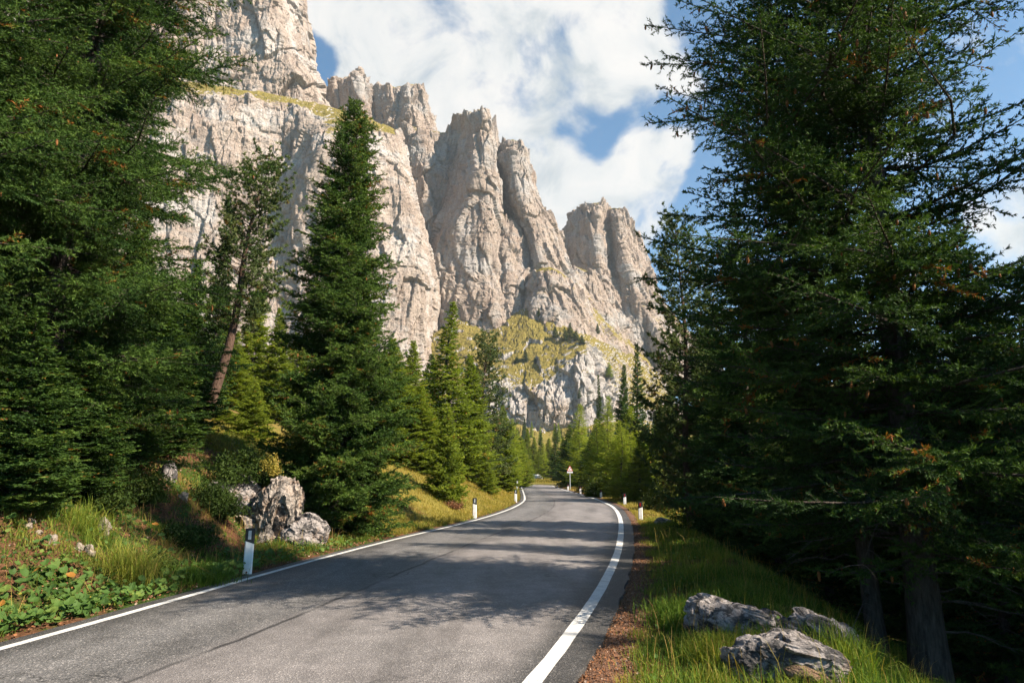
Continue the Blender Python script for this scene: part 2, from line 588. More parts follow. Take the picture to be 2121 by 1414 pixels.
def mat_rockface(name, grass=1.0, warm=0.5, pale=1.0):
    m, nt, b = new_mat(name)
    co = coords(nt)
    vert = coords(nt, (1, 1, 0.18))
    horiz = coords(nt, (0.12, 0.12, 1))
    f1 = noise(nt, co, 0.035, 6, 0.6)
    streak = noise(nt, vert, 0.11, 7, 0.65, 0.6)
    strata = noise(nt, horiz, 0.30, 6, 0.6, 0.4)
    chips = noise(nt, co, 0.65, 8, 0.72)
    crack = voronoi(nt, coords(nt, (1, 1, 0.45)), 0.16, 'DISTANCE_TO_EDGE')
    crack2 = voronoi(nt, coords(nt, (1, 1, 0.7)), 0.45, 'DISTANCE_TO_EDGE')
    g = [0.325 * pale, 0.303 * pale, 0.292 * pale]
    base = ramp(nt, streak, [(0.25, [k * 0.60 for k in g]), (0.48, g), (0.72, [k * 1.22 for k in g])])
    ochre = ramp(nt, streak, [(0.3, (0.27, 0.195, 0.155)), (0.7, (0.40, 0.32, 0.262))])
    wf = math_node(nt, 'ADD', math_node(nt, 'MULTIPLY', f1, 0.9), math_node(nt, 'MULTIPLY', strata, 0.35))
    col = mix_col(nt, ramp(nt, wf, [(0.62 - 0.12 * warm, 0.0), (0.76 - 0.12 * warm, 0.75)]), base, ochre)
    col = mix_col(nt, 1.0, col, ramp(nt, chips, [(0.30, 0.62), (0.5, 1.0), (0.70, 1.15)]), 'MULTIPLY')
    col = mix_col(nt, ramp(nt, strata, [(0.30, 0.45), (0.42, 0.0)]), col, (0.17, 0.158, 0.152))
    wet = noise(nt, coords(nt, (1, 1, 0.07)), 0.10, 6, 0.7, 0.3)
    col = mix_col(nt, math_node(nt, 'MULTIPLY', ramp(nt, wet, [(0.56, 0.0), (0.68, 0.45)]), ramp(nt, f1, [(0.42, 0.2), (0.55, 1.0)])), col, (0.14, 0.135, 0.138))
    col = mix_col(nt, math_node(nt, 'MULTIPLY', ramp(nt, crack, [(0.0, 0.55), (0.035, 0.0)]), ramp(nt, f1, [(0.45, 0.1), (0.6, 1.0)])), col, (0.13, 0.12, 0.115))
    # grass holds where the rock lies back
    geo = node(nt, 'ShaderNodeNewGeometry')
    sx = node(nt, 'ShaderNodeSeparateXYZ')
    nt.links.new(geo.outputs['True Normal'], sx.inputs[0])
    gf = math_node(nt, 'ADD', sx.outputs[2], math_node(nt, 'MULTIPLY', math_node(nt, 'SUBTRACT', noise(nt, co, 0.14, 7, 0.68), 0.5), 1.0))
    gf = math_node(nt, 'ADD', math_node(nt, 'MULTIPLY', gf, 0.75), math_node(nt, 'MULTIPLY', attr(nt, 'lie'), 0.42))
    gm = ramp(nt, math_node(nt, 'ADD', gf, (grass - 1.0) * 0.25), [(0.60, 0.0), (0.68, 1.0)])
    gcol = ramp(nt, noise(nt, co, 0.5, 6, 0.7), [(0.3, (0.10, 0.095, 0.024)), (0.5, (0.205, 0.168, 0.044)), (0.72, (0.30, 0.23, 0.07))])
    col = mix_col(nt, gm, col, gcol)
    nt.links.new(col, b.inputs['Base Color'])
    b.inputs['Roughness'].default_value = 0.95
    b.inputs['Specular IOR Level'].default_value = 0.05
    n = bump(nt, chips, 1.0, 2.2)
    n = bump(nt, crack2, 0.35, 0.7, n)
    n = bump(nt, streak, 0.5, 2.0, n)
    nt.links.new(n, b.inputs['Normal'])
    return m


def mat_boulder(name, c=(0.27, 0.26, 0.25), stain=0.5, brown=0.4):
    m, nt, b = new_mat(name)
    co = coords(nt)
    a = noise(nt, co, 2.2, 8, 0.7, 0.5)
    f = noise(nt, co, 14, 8, 0.75)
    v = voronoi(nt, co, 9, 'DISTANCE_TO_EDGE')
    base = ramp(nt, f, [(0.28, [k * 0.45 for k in c]), (0.5, c), (0.72, [k * 1.5 for k in c])])
    col = mix_col(nt, ramp(nt, a, [(0.60 - 0.2 * brown, 0.0), (0.74 - 0.2 * brown, 0.75)]), base, (0.21, 0.13, 0.08))
    lich = noise(nt, coords(nt, (1, 1, 1.6)), 3.6, 9, 0.72, 0.8)
    col = mix_col(nt, ramp(nt, lich, [(0.42 + 0.06 * stain, 0.85), (0.50 + 0.06 * stain, 0.0)]), col, (0.028, 0.03, 0.033))
    nt.links.new(col, b.inputs['Base Color'])
    b.inputs['Roughness'].default_value = 0.95
    b.inputs['Specular IOR Level'].default_value = 0.08
    n = bump(nt, f, 1.0, 0.05)
    n = bump(nt, v, 0.3, 0.03, n)
    nt.links.new(bump(nt, lich, 0.5, 0.06, n), b.inputs['Normal'])
    return m


def mat_leaf(name, stops, trans=0.25, rough=0.68, spec=0.10):
    m, nt, b = new_mat(name)
    col = ramp(nt, attr(nt, 'tint'), stops)
    nt.links.new(col, b.inputs['Base Color'])
    b.inputs['Roughness'].default_value = rough
    b.inputs['Specular IOR Level'].default_value = spec
    tr = node(nt, 'ShaderNodeBsdfTranslucent')
    c2 = mix_col(nt, 1.0, col, (1.5, 1.5, 0.6), 'MULTIPLY')
    nt.links.new(c2, tr.inputs['Color'])
    mx = node(nt, 'ShaderNodeMixShader')
    mx.inputs[0].default_value = trans
    out = nt.nodes['Material Output']
    nt.links.new(b.outputs[0], mx.inputs[1])
    nt.links.new(tr.outputs[0], mx.inputs[2])
    nt.links.new(mx.outputs[0], out.inputs['Surface'])
    return m


def mat_bark(name, c):
    m, nt, b = new_mat(name)
    co = coords(nt, (1, 1, 0.22))
    f = noise(nt, co, 22, 6, 0.7)
    p = voronoi(nt, coords(nt, (1, 1, 0.35)), 16, 'DISTANCE_TO_EDGE')
    col = ramp(nt, f, [(0.3, [k * 0.4 for k in c]), (0.55, c), (0.75, [k * 1.6 for k in c])])
    nt.links.new(col, b.inputs['Base Color'])
    b.inputs['Roughness'].default_value = 0.95
    b.inputs['Specular IOR Level'].default_value = 0.05
    n = bump(nt, f, 0.8, 0.03)
    nt.links.new(bump(nt, p, 0.8, 0.03, n), b.inputs['Normal'])
    return m


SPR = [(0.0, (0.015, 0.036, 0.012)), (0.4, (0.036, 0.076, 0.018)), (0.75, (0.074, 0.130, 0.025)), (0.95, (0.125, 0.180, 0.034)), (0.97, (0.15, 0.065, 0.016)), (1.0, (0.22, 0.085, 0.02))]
M = {
    'ground': mat_ground(), 'asphalt': mat_asphalt(), 'paint': mat_paint(),
    'spruce': mat_leaf('spruce_needles', SPR, 0.2),
    'spruce_sun': mat_leaf('spruce_needles_pale', [(0.0, (0.055, 0.078, 0.013)), (0.4, (0.130, 0.180, 0.024)), (0.75, (0.225, 0.280, 0.036)), (0.95, (0.32, 0.345, 0.05)), (0.97, (0.20, 0.10, 0.02)), (1.0, (0.24, 0.12, 0.03))], 0.35),  # sunlit copy of the spruce needles, sunlight put into the colour
    'larch': mat_leaf('larch_needles', [(0.0, (0.13, 0.16, 0.022)), (0.5, (0.25, 0.315, 0.040)), (0.93, (0.34, 0.38, 0.055)), (1.0, (0.29, 0.21, 0.05))], 0.4),
    'pine': mat_leaf('stone_pine_needles', [(0.0, (0.030, 0.052, 0.020)), (0.5, (0.075, 0.110, 0.038)), (0.93, (0.14, 0.165, 0.055)), (0.96, (0.16, 0.09, 0.03)), (1.0, (0.2, 0.11, 0.04))], 0.2),
    'shrub': mat_leaf('shrub_leaves', [(0.0, (0.018, 0.035, 0.008)), (0.5, (0.045, 0.075, 0.016)), (0.9, (0.10, 0.12, 0.025)), (1.0, (0.27, 0.16, 0.03))], 0.25),
    'grass': mat_leaf('grass_blades', [(0.0, (0.036, 0.078, 0.012)), (0.42, (0.100, 0.175, 0.023)), (0.70, (0.22, 0.235, 0.040)), (0.88, (0.27, 0.21, 0.065)), (1.0, (0.28, 0.16, 0.075))], 0.3),
    'straw': mat_leaf('dry_meadow_blades', [(0.0, (0.07, 0.085, 0.016)), (0.4, (0.20, 0.18, 0.035)), (0.8, (0.34, 0.265, 0.065)), (1.0, (0.36, 0.22, 0.10))], 0.3),
    'broad': mat_leaf('broad_leaves', [(0.0, (0.035, 0.075, 0.020)), (0.5, (0.070, 0.135, 0.030)), (0.88, (0.15, 0.20, 0.04)), (0.95, (0.32, 0.26, 0.04)), (1.0, (0.30, 0.14, 0.03))], 0.3, 0.62, 0.16),
    'litter': mat_leaf('fallen_bits', [(0.0, (0.05, 0.028, 0.018)), (0.5, (0.15, 0.075, 0.04)), (0.85, (0.25, 0.11, 0.05)), (1.0, (0.36, 0.27, 0.21))], 0.05),
    'cone': plain('spruce_cone_scales', (0.20, 0.085, 0.028), 0.7, 0.15, 0, 0.4, 40),
    'bark': mat_bark('spruce_bark', (0.085, 0.070, 0.062)),
    'bark_pine': mat_bark('stone_pine_bark', (0.115, 0.075, 0.058)),
    'deadwood': mat_bark('dead_branch_wood', (0.10, 0.085, 0.075)),
    'white': plain('post_white_plastic', (0.74, 0.74, 0.74), 0.5, 0.3, 0, 0.16, 7),
    'black': plain('post_black_band', (0.022, 0.024, 0.028), 0.45, 0.35, 0, 0.2, 14),
    'reflw': plain('reflector_pale_grey', (0.38, 0.42, 0.45), 0.25, 0.6, 0, 0.08, 90),
    'reflr': plain('reflector_red', (0.26, 0.018, 0.020), 0.25, 0.6, 0, 0.15, 90),
    'steel': plain('galvanised_steel', (0.55, 0.57, 0.58), 0.45, 0.4, 0.25, 0.08, 8),
    'signwhite': plain('sign_white_sheet', (0.72, 0.72, 0.71), 0.5, 0.3, 0, 0.04, 8),
    'signred': plain('sign_red_sheet', (0.52, 0.055, 0.04), 0.5, 0.3, 0, 0.08, 8),
    'signblack': plain('sign_black_sheet', (0.03, 0.03, 0.035), 0.5, 0.3, 0, 0.1, 8),
    'carpaint': plain('car_white_paint', (0.75, 0.76, 0.77), 0.3, 0.5, 0, 0.03, 3),
    'carglass': plain('car_glass', (0.06, 0.08, 0.09), 0.1, 0.6, 0, 0.2, 3),
    'rubber': plain('tyre_rubber', (0.02, 0.02, 0.021), 0.8, 0.2, 0, 0.2, 20),
    'cliff_warm': mat_rockface('cliff_rock_warm', 0.9, 0.95, 1.38),
    'cliff': mat_rockface('cliff_rock', 0.9, 0.95, 1.06),
    'cliff_pale': mat_rockface('cliff_rock_pale', 1.0, 0.1, 1.3),
}


# ------------------------------------------------------------------ ground sheet, road, markings
def geo_out(a, b, n):
    return a + (b - a) * (np.geomspace(1, 60, n) - 1) / 59


gx = np.unique(np.round(np.concatenate([-geo_out(14, 3500, 46), np.linspace(-14, 9, 210), geo_out(9, 3500, 46), np.linspace(-60, 40, 60)]), 3))
gy = np.unique(np.round(np.concatenate([-geo_out(6, 400, 20), np.linspace(-6, 4, 24), np.linspace(4, 24, 190), np.linspace(24, 60, 130), np.linspace(60, 130, 90), geo_out(130, 3800, 60)]), 3))
GX, GY = np.meshgrid(gx, gy)
GZ = ground_z(GX, GY)
DL = (xl(GY) - GX) * cl(GY) - LEDGE
DR = (GX - xr(GY)) * cr(GY) - REDGE
nzs = fbm(np.stack([GX, GY, 0 * GX], -1).reshape(-1, 3) * 0.5, 3).reshape(GX.shape)
meadow = sstep(19, 25, GY) * (1 - sstep(0, 9, DL - 8)) * sstep(0.2, 0.6, DL) * sstep(-0.35, 0.15, nzs + 0.1)
meadow = np.maximum(meadow, sstep(45, 60, GY) * sstep(0.3, 0.8, DR) * (1 - sstep(4, 9, DR)))
meadow = np.where(GY > 98, sstep(112, 119, GY) * 1.0, meadow)
shoulder = sstep(-0.1, 0.05, DR) * (1 - sstep(0.16, 0.42, DR + 0.35 * nzs)) * (GY < 98)
me = mesh_np('ground', np.stack([GX, GY, GZ], -1).reshape(-1, 3), grid_faces(len(gy), len(gx)), M['ground'], True,
             {'meadow': ('POINT', meadow.ravel()), 'shoulder': ('POINT', shoulder.ravel())})
tag(obj('ground', me), kind='structure')

# road ribbon: left and right asphalt edges, then the bend to the left at the far end
ry = np.concatenate([np.arange(-40, 0, 1.0), np.arange(0, 40, 0.2), np.arange(40, 98.01, 0.5)])
Lp = np.c_[xl(ry), ry]
Rp = np.c_[xr(ry), ry]
cxb, cyb = Lp[-1, 0] - 13.0, 98.0
wid = Rp[-1, 0] - Lp[-1, 0]
ang = np.linspace(0, math.radians(88), 46)[1:]
Lp = np.concatenate([Lp, np.c_[cxb + 13 * np.cos(ang), cyb + 13 * np.sin(ang)], [[cxb - 70, cyb + 13.5]]])
Rp = np.concatenate([Rp, np.c_[cxb + (13 + wid) * np.cos(ang), cyb + (13 + wid) * np.sin(ang)], [[cxb - 70, cyb + 13.5 + wid]]])
cross = nrm(Rp - Lp)
half = np.linalg.norm(Rp - Lp, axis=1)
lon = np.concatenate([[0], np.cumsum(np.linalg.norm(np.diff((Lp + Rp) / 2, axis=0), axis=1))])
rng = np.random.RandomState(3)


def wobble(n, seed, s):
    p = np.c_[lon * 1.1, np.full(n, seed * 9.7), np.zeros(n)]
    return s * fbm(p, 3)


nR = len(Lp)
el = Lp - cross * (LEDGE + wobble(nR, 1, 0.07))[:, None]
er = Rp + cross * (REDGE + wobble(nR, 2, 0.10))[:, None]
us = np.concatenate([[0, 0], np.linspace(0, 1, 26), [1, 1]])
V = np.zeros((nR, len(us), 3))
for j, u in enumerate(us):
    p = el * (1 - u) + er * u
    V[:, j, :2] = p
    V[:, j, 2] = 0.035 * (1 - (2 * u - 1) ** 2)
V[:, 0, :2] -= cross * 0.06
V[:, -1, :2] += cross * 0.06
V[:, 0, 2] = V[:, -1, 2] = -0.22
latv = np.tile(us, (nR, 1))
lonv = np.tile(lon[:, None], (1, len(us)))
me = mesh_np('road', V.reshape(-1, 3), grid_faces(nR, len(us)), M['asphalt'], True, {'lat': ('POINT', latv.ravel()), 'lon': ('POINT', lonv.ravel())})
tag(obj('road', me), kind='structure')


def road_z(p, side):
    tot = np.linalg.norm(er - el, axis=1)
    d = np.linalg.norm(p - el, axis=1) / tot
    return 0.035 * (1 - (2 * d - 1) ** 2)


def marking(P, hw):
    k = 5
    V = np.zeros((nR, k, 3))
    for j, s in enumerate(np.linspace(-1, 1, k)):
        q = P + cross * ((s * hw) + (wobble(nR, 5 + j, 0.012) if abs(s) == 1 else np.zeros(nR)))[:, None]
        V[:, j, :2] = q
        V[:, j, 2] = road_z(q, 0) + 0.005
    me = mesh_np('road_marking', V.reshape(-1, 3), grid_faces(nR, k), M['paint'], True)
    tag(obj('road_marking', me), kind='structure')


marking(Lp, 0.062)
marking(Rp, 0.078)


# ------------------------------------------------------------------ mountains: control nets (px, py, distance) -> dense rock bodies
def crom(P, t, k=0.32):
    """Catmull-Rom through P (n, ...) at parameters t in 0..n-1"""
    n = len(P)
    i = np.clip(np.floor(t).astype(int), 0, n - 2)
    f = (t - i).reshape((-1,) + (1,) * (P.ndim - 1))
    p0, p1, p2, p3 = P[np.maximum(i - 1, 0)], P[i], P[i + 1], P[np.minimum(i + 2, n - 1)]
    m1, m2 = (p2 - p0) * k, (p3 - p1) * k
    return (2 * f ** 3 - 3 * f ** 2 + 1) * p1 + (f ** 3 - 2 * f ** 2 + f) * m1 + (-2 * f ** 3 + 3 * f ** 2) * p2 + (f ** 3 - f ** 2) * m2


def massif(name, rows, step, mat, amp=(5.0, 2.4, 0.9), flute=1.0, strata=0.6, thick=70, seed=0, grass_free=None):
    C = np.array(rows, float)
    x, y, z = at_y(C[..., 0], C[..., 1], C[..., 2])
    P = np.stack([x, y, z], -1)
    # close the sides and the top by carrying the surface back
    side = lambda c, s: c + np.array([s * 6.0, thick, 0])
    P = np.concatenate([side(P[:, :1], 1), P, side(P[:, -1:], -1)], axis=1)
    top = P[:1] + np.array([0, thick, -thick * 0.25])
    P = np.concatenate([top, P], axis=0)
    R_, C_ = P.shape[:2]

    def params(d):
        n = np.maximum(2, np.ceil(d / step)).astype(int)
        return np.concatenate([np.linspace(i, i + 1, k, endpoint=False) for i, k in enumerate(n)] + [[len(d)]])
    # distances on the ground of control net, back-going legs kept coarse
    du = np.abs(np.diff(P, axis=1))[..., [0, 2]].sum(-1).mean(0) + 0.35 * np.abs(np.diff(P[..., 1], axis=1)).mean(0)
    du[0] = du[-1] = step * 14
    dv = np.linalg.norm(np.diff(P[..., [0, 2]], axis=0), axis=-1).mean(1)
    dv[0] = step * 12
    u, v = params(du), params(dv)
    Q = crom(P, v)
    Q = np.swapaxes(crom(np.swapaxes(Q, 0, 1), u, 0.12), 0, 1)
    nv, nu = Q.shape[:2]
    N = np.cross(np.gradient(Q, axis=1), np.gradient(Q, axis=0))
    N = nrm(N).reshape(-1, 3)
    flip = np.sign((N * np.array([0, -1, 0.3])).sum(-1).mean()) or 1
    N = N * flip
    q = Q.reshape(-1, 3).astype(np.float32) + seed * 37.7
    warp = np.stack([fbm(q * 0.012 + 5, 2), fbm(q * 0.012 + 50, 2), fbm(q * 0.012 + 90, 2)], -1) * 14
    qw = q + warp
    lie = sstep(0.42, 0.62, N[:, 2])
    fl = fbm(qw * np.array([0.050, 0.050, 0.011]) * flute, 4, 0.5, True)

    def slabs(p, sh, tilt=1.1):
        d1, d2, rv, dv = cells(p + sh)
        return (rv[:, 0] - 0.5) + tilt * ((rv - 0.5) * dv).sum(1), sstep(0.10, 0.0, d2 - d1)
    s1, g1 = slabs(qw * np.array([0.034, 0.034, 0.013]) * flute, 0.0, 1.5)
    s2, g2 = slabs(qw * np.array([0.090, 0.090, 0.034]), 11.0, 1.5)
    s3, g3 = slabs((q + 0.3 * warp) * np.array([0.24, 0.24, 0.12]), 23.0, 1.4)
    pleat = fbm((q + 0.35 * warp) * np.array([0.16, 0.16, 0.016]), 3, 0.55, True)
    bz_ = q[:, 2] / 8.5 + 1.6 * gnoise(q * np.array([0.02, 0.02, 0.05]))
    bed = np.abs(bz_ - np.floor(bz_) - 0.5) * 2 * sstep(-0.1, 0.35, gnoise(q * 0.02 + 70))
    fine = fbm(q * 0.35, 3, 0.55, True)
    big = fbm(q * np.array([0.016, 0.016, 0.010]), 3)
    st = fbm(np.c_[q[:, 0] * 0.02, q[:, 1] * 0.02, q[:, 2] * 0.30 + q[:, 0] * 0.02], 3, 0.6)
    d = amp[0] * (0.55 * big + 0.30 * fl + 0.78 * s1 - 0.14 * g1) + amp[1] * (1.15 * s2 - 0.20 * g2 + 0.60 * pleat) + amp[2] * (1.25 * s3 - 0.3 * g3 + 0.35 * fine) + strata * (st + 1.2 * bed)
    d = d * (1 - 0.62 * lie)
    Q = Q.reshape(-1, 3) + N * d[:, None]
    wt = np.repeat(np.where(v < 1, v, np.clip(1.7 - 0.7 * v, 0, 1)), nu)
    Q[:, 2] += wt * (5.5 * s2 + 2.5 * s3) * min(1.0, amp[0] / 4.0) * (1 - lie)
    f = grid_faces(nv, nu)
    if flip < 0:
        f = f[:, ::-1]
    me = mesh_np(name, Q, f, mat, False, {'lie': ('POINT', lie)})
    return tag(obj(name, me), kind='structure')


# upper pillar of the left massif
massif('mountain', [
    [(-700, -380, 400), (150, -380, 452), (380, -380, 470), (500, -380, 482), (545, -380, 505)],
    [(-700, -150, 392), (150, -150, 446), (390, -150, 466), (530, -150, 476), (580, -150, 502)],
    [(-700, 0, 388), (180, 0, 440), (420, 0, 463), (562, 0, 472), (604, 0, 500)],
    [(-700, 100, 386), (190, 100, 436), (440, 100, 458), (588, 105, 468), (626, 112, 498)],
    [(-700, 180, 384), (200, 180, 434), (450, 185, 455), (615, 180, 466), (656, 184, 494)],
    [(-700, 290, 382), (200, 290, 430), (455, 290, 452), (625, 290, 463), (672, 290, 490)]],
    0.8, M['cliff_warm'], (6.0, 2.8, 1.0), 1.0, 0.8, 80, 1)
# the great lower wall with its grass ledge on top
massif('mountain', [
    [(-700, 130, 395), (300, 170, 446), (480, 192, 462), (610, 214, 470), (690, 232, 468), (770, 256, 466), (812, 276, 470), (826, 290, 486)],
    [(-700, 150, 372), (300, 192, 420), (480, 206, 436), (600, 229, 446), (690, 243, 443), (770, 264, 442), (818, 284, 450), (830, 300, 480)],
    [(-700, 330, 358), (300, 330, 404), (470, 330, 424), (606, 326, 443), (668, 318, 418), (760, 330, 424), (822, 340, 440), (842, 345, 476)],
    [(-700, 440, 354), (300, 430, 398), (470, 430, 416), (588, 430, 431), (618, 430, 414), (752, 430, 414), (842, 430, 430), (864, 436, 470)],
    [(-700, 550, 352), (300, 550, 394), (470, 550, 408), (580, 550, 416), (650, 550, 411), (770, 550, 405), (872, 545, 420), (894, 550, 462)],
    [(-700, 650, 350), (300, 650, 390), (470, 650, 404), (580, 650, 411), (650, 650, 406), (780, 650, 400), (872, 645, 413), (894, 650, 455)],
    [(-700, 760, 348), (300, 760, 386), (470, 760, 398), (580, 760, 405), (650, 760, 400), (780, 760, 395), (868, 760, 407), (888, 760, 450)],
    [(-700, 920, 346), (300, 920, 380), (470, 920, 392), (580, 920, 398), (650, 920, 394), (780, 920, 390), (868, 920, 402), (888, 920, 440)]],
    0.8, M['cliff_warm'], (4.2, 2.0, 0.85), 0.9, 0.7, 90, 2)
# twin towers behind
massif('mountain', [
    [(664, 192, 600), (698, 168, 576), (744, 150, 570), (774, 184, 596), (800, 190, 582), (845, 172, 570), (868, 180, 578), (878, 205, 606)],
    [(662, 235, 600), (700, 225, 568), (746, 225, 560), (777, 230, 590), (806, 232, 572), (848, 228, 560), (877, 232, 572), (884, 245, 604)],
    [(660, 300, 596), (702, 300, 562), (746, 300, 554), (782, 300, 584), (812, 300, 566), (852, 300, 556), (888, 292, 570), (898, 292, 600)],
    [(658, 390, 590), (702, 390, 555), (746, 390, 548), (790, 390, 576), (815, 390, 560), (856, 390, 550), (894, 390, 562), (906, 390, 595)]],
    0.8, M['cliff'], (5.0, 2.6, 1.0), 1.3, 1.6, 60, 3)
# shoulder left of the central tower
massif('mountain', [
    [(826, 276, 575), (850, 266, 556), (878, 272, 548), (910, 276, 552), (945, 280, 562), (962, 290, 580)],
    [(826, 330, 570), (850, 330, 540), (882, 330, 534), (915, 330, 546), (950, 330, 556), (966, 330, 575)],
    [(830, 420, 560), (852, 420, 536), (884, 420, 530), (920, 420, 540), (955, 420, 550), (970, 420, 570)],
    [(840, 520, 555), (862, 520, 530), (890, 520, 525), (925, 520, 535), (958, 520, 545), (974, 520, 565)]],
    0.8, M['cliff'], (5.0, 2.6, 1.0), 1.4, 0.8, 50, 4)
# central tower
massif('mountain', [
    [(950, 242, 552), (966, 236, 534), (988, 233, 522), (1003, 240, 524), (1013, 256, 548)],
    [(930, 272, 580), (952, 272, 546), (1000, 272, 514), (1012, 275, 519), (1021, 280, 548)],
    [(900, 330, 588), (940, 330, 548), (998, 330, 506), (1016, 330, 512), (1026, 335, 546)],
    [(852, 400, 600), (905, 400, 556), (975, 400, 503), (1016, 400, 504), (1034, 400, 544)],
    [(850, 480, 596), (885, 480, 550), (930, 480, 504), (1012, 480, 496), (1050, 480, 540)],
    [(872, 560, 552), (886, 560, 520), (905, 560, 502), (1005, 560, 490), (1098, 560, 532)],
    [(886, 640, 545), (898, 640, 508), (930, 640, 492), (1025, 640, 480), (1128, 640, 520)],
    [(880, 730, 540), (896, 730, 500), (935, 730, 484), (1040, 730, 472), (1150, 730, 510)],
    [(880, 830, 535), (896, 830, 495), (935, 830, 478), (1040, 830, 466), (1160, 830, 505)]],
    0.8, M['cliff'], (3.4, 2.4, 0.9), 1.2, 0.6, 60, 5)
# second tower
massif('mountain', [
    [(1030, 306, 572), (1046, 293, 552), (1064, 290, 544), (1078, 297, 550), (1086, 318, 572)],
    [(1022, 345, 572), (1040, 340, 548), (1064, 340, 534), (1084, 342, 541), (1092, 350, 570)],
    [(1030, 410, 585), (1050, 410, 556), (1078, 410, 526), (1104, 410, 536), (1114, 412, 570)],
    [(1052, 480, 585), (1076, 480, 552), (1104, 480, 516), (1136, 480, 530), (1149, 482, 568)],
    [(1080, 560, 562), (1100, 560, 531), (1124, 560, 506), (1164, 560, 521), (1182, 562, 562)],
    [(1080, 640, 552), (1102, 640, 518), (1142, 640, 496), (1202, 640, 510), (1236, 642, 556)],
    [(1080, 720, 545), (1120, 720, 505), (1172, 720, 486), (1252, 720, 500), (1306, 722, 556)],
    [(1080, 830, 540), (1120, 830, 498), (1180, 830, 478), (1280, 830, 492), (1350, 830, 556)]],
    0.8, M['cliff'], (4.2, 2.4, 0.9), 1.3, 0.8, 60, 6)
# rock that joins the two towers low down
massif('mountain', [
    [(1000, 452, 552), (1022, 440, 534), (1042, 446, 530), (1066, 470, 538), (1090, 500, 556)],
    [(990, 520, 545), (1020, 516, 514), (1050, 518, 508), (1082, 530, 520), (1110, 545, 548)],
    [(985, 600, 535), (1022, 600, 500), (1056, 600, 494), (1096, 604, 506), (1128, 610, 540)],
    [(980, 700, 530), (1022, 700, 492), (1060, 700, 486), (1105, 700, 498), (1140, 704, 535)]],
    0.9, M['cliff'], (3.6, 2.4, 1.0), 1.4, 0.6, 40, 12)
# rounded buttress below it
massif('mountain', [
    [(1098, 572, 512), (1114, 560, 496), (1136, 556, 490), (1158, 566, 498), (1172, 582, 516)],
    [(1086, 608, 508), (1108, 602, 482), (1146, 602, 476), (1182, 604, 488), (1200, 612, 518)],
    [(1078, 655, 502), (1104, 650, 473), (1150, 650, 466), (1198, 650, 479), (1226, 658, 518)],
    [(1078, 730, 497), (1110, 730, 466), (1160, 730, 458), (1230, 730, 470), (1284, 732, 518)],
    [(1078, 830, 495), (1110, 830, 462), (1160, 830, 454), (1240, 830, 466), (1310, 830, 518)]],
    0.8, M['cliff'], (3.2, 2.2, 0.9), 1.4, 0.4, 50, 7)
# right-hand tower
massif('mountain', [
    [(1190, 446, 660), (1206, 426, 640), (1240, 421, 626), (1256, 440, 652), (1274, 431, 632), (1290, 442, 652)],
    [(1160, 500, 662), (1186, 500, 636), (1236, 500, 614), (1258, 500, 640), (1285, 500, 618), (1320, 505, 660)],
    [(1168, 560, 662), (1196, 560, 632), (1242, 560, 606), (1270, 560, 626), (1302, 560, 610), (1346, 565, 658)],
    [(1180, 620, 655), (1214, 620, 622), (1262, 620, 598), (1290, 620, 614), (1322, 620, 602), (1374, 622, 654)],
    [(1200, 700, 645), (1250, 700, 608), (1300, 700, 590), (1330, 700, 602), (1372, 700, 592), (1440, 702, 645)],
    [(1200, 820, 630), (1280, 820, 592), (1330, 820, 578), (1370, 820, 590), (1430, 820, 580), (1540, 820, 640)]],
    0.85, M['cliff'], (5.0, 2.6, 1.1), 1.2, 0.6, 60, 8)
# warm ridge that runs down to the right
massif('mountain', [
    [(1184, 566, 590), (1198, 556, 574), (1216, 566, 572), (1232, 588, 594)],
    [(1184, 620, 588), (1214, 615, 560), (1244, 625, 562), (1264, 640, 598)],
    [(1190, 700, 582), (1240, 690, 545), (1276, 695, 552), (1304, 706, 598)],
    [(1200, 770, 575), (1262, 755, 532), (1316, 755, 540), (1360, 766, 594)],
    [(1200, 880, 570), (1280, 870, 520), (1350, 870, 530), (1430, 880, 590)]],
    0.85, M['cliff'], (3.8, 2.4, 1.0), 1.2, 0.8, 50, 9)
# grass shelf and the pale lower cliff
massif('hills', [
    [(850, 700, 486), (900, 692, 484), (950, 664, 488), (1010, 690, 478), (1085, 640, 492), (1135, 655, 486), (1190, 690, 478), (1250, 712, 482), (1310, 745, 492), (1380, 790, 500)],
    [(850, 752, 456), (900, 742, 452), (960, 726, 446), (1040, 735, 438), (1100, 716, 440), (1150, 716, 434), (1205, 706, 428), (1248, 745, 444), (1310, 785, 460), (1380, 815, 470)],
    [(850, 815, 416), (900, 805, 416), (975, 790, 414), (1050, 775, 412), (1098, 792, 409), (1150, 776, 409), (1212, 728, 414), (1244, 780, 424), (1300, 815, 436), (1380, 836, 446)],
    [(850, 850, 404), (900, 845, 404), (975, 836, 404), (1048, 832, 402), (1098, 840, 400), (1152, 840, 399), (1216, 810, 402), (1242, 826, 412), (1300, 845, 424), (1380, 858, 434)],
    [(850, 902, 396), (900, 900, 396), (975, 896, 396), (1048, 888, 395), (1098, 893, 394), (1152, 898, 393), (1200, 892, 394), (1240, 885, 402), (1300, 885, 412), (1380, 890, 424)],
    [(850, 935, 330), (900, 935, 330), (975, 935, 330), (1048, 932, 330), (1098, 932, 330), (1152, 932, 330), (1200, 932, 330), (1240, 932, 330), (1300, 932, 340), (1380, 932, 350)]],
    0.8, M['cliff_pale'], (3.4, 3.4, 2.0), 1.8, 0.6, 60, 10)
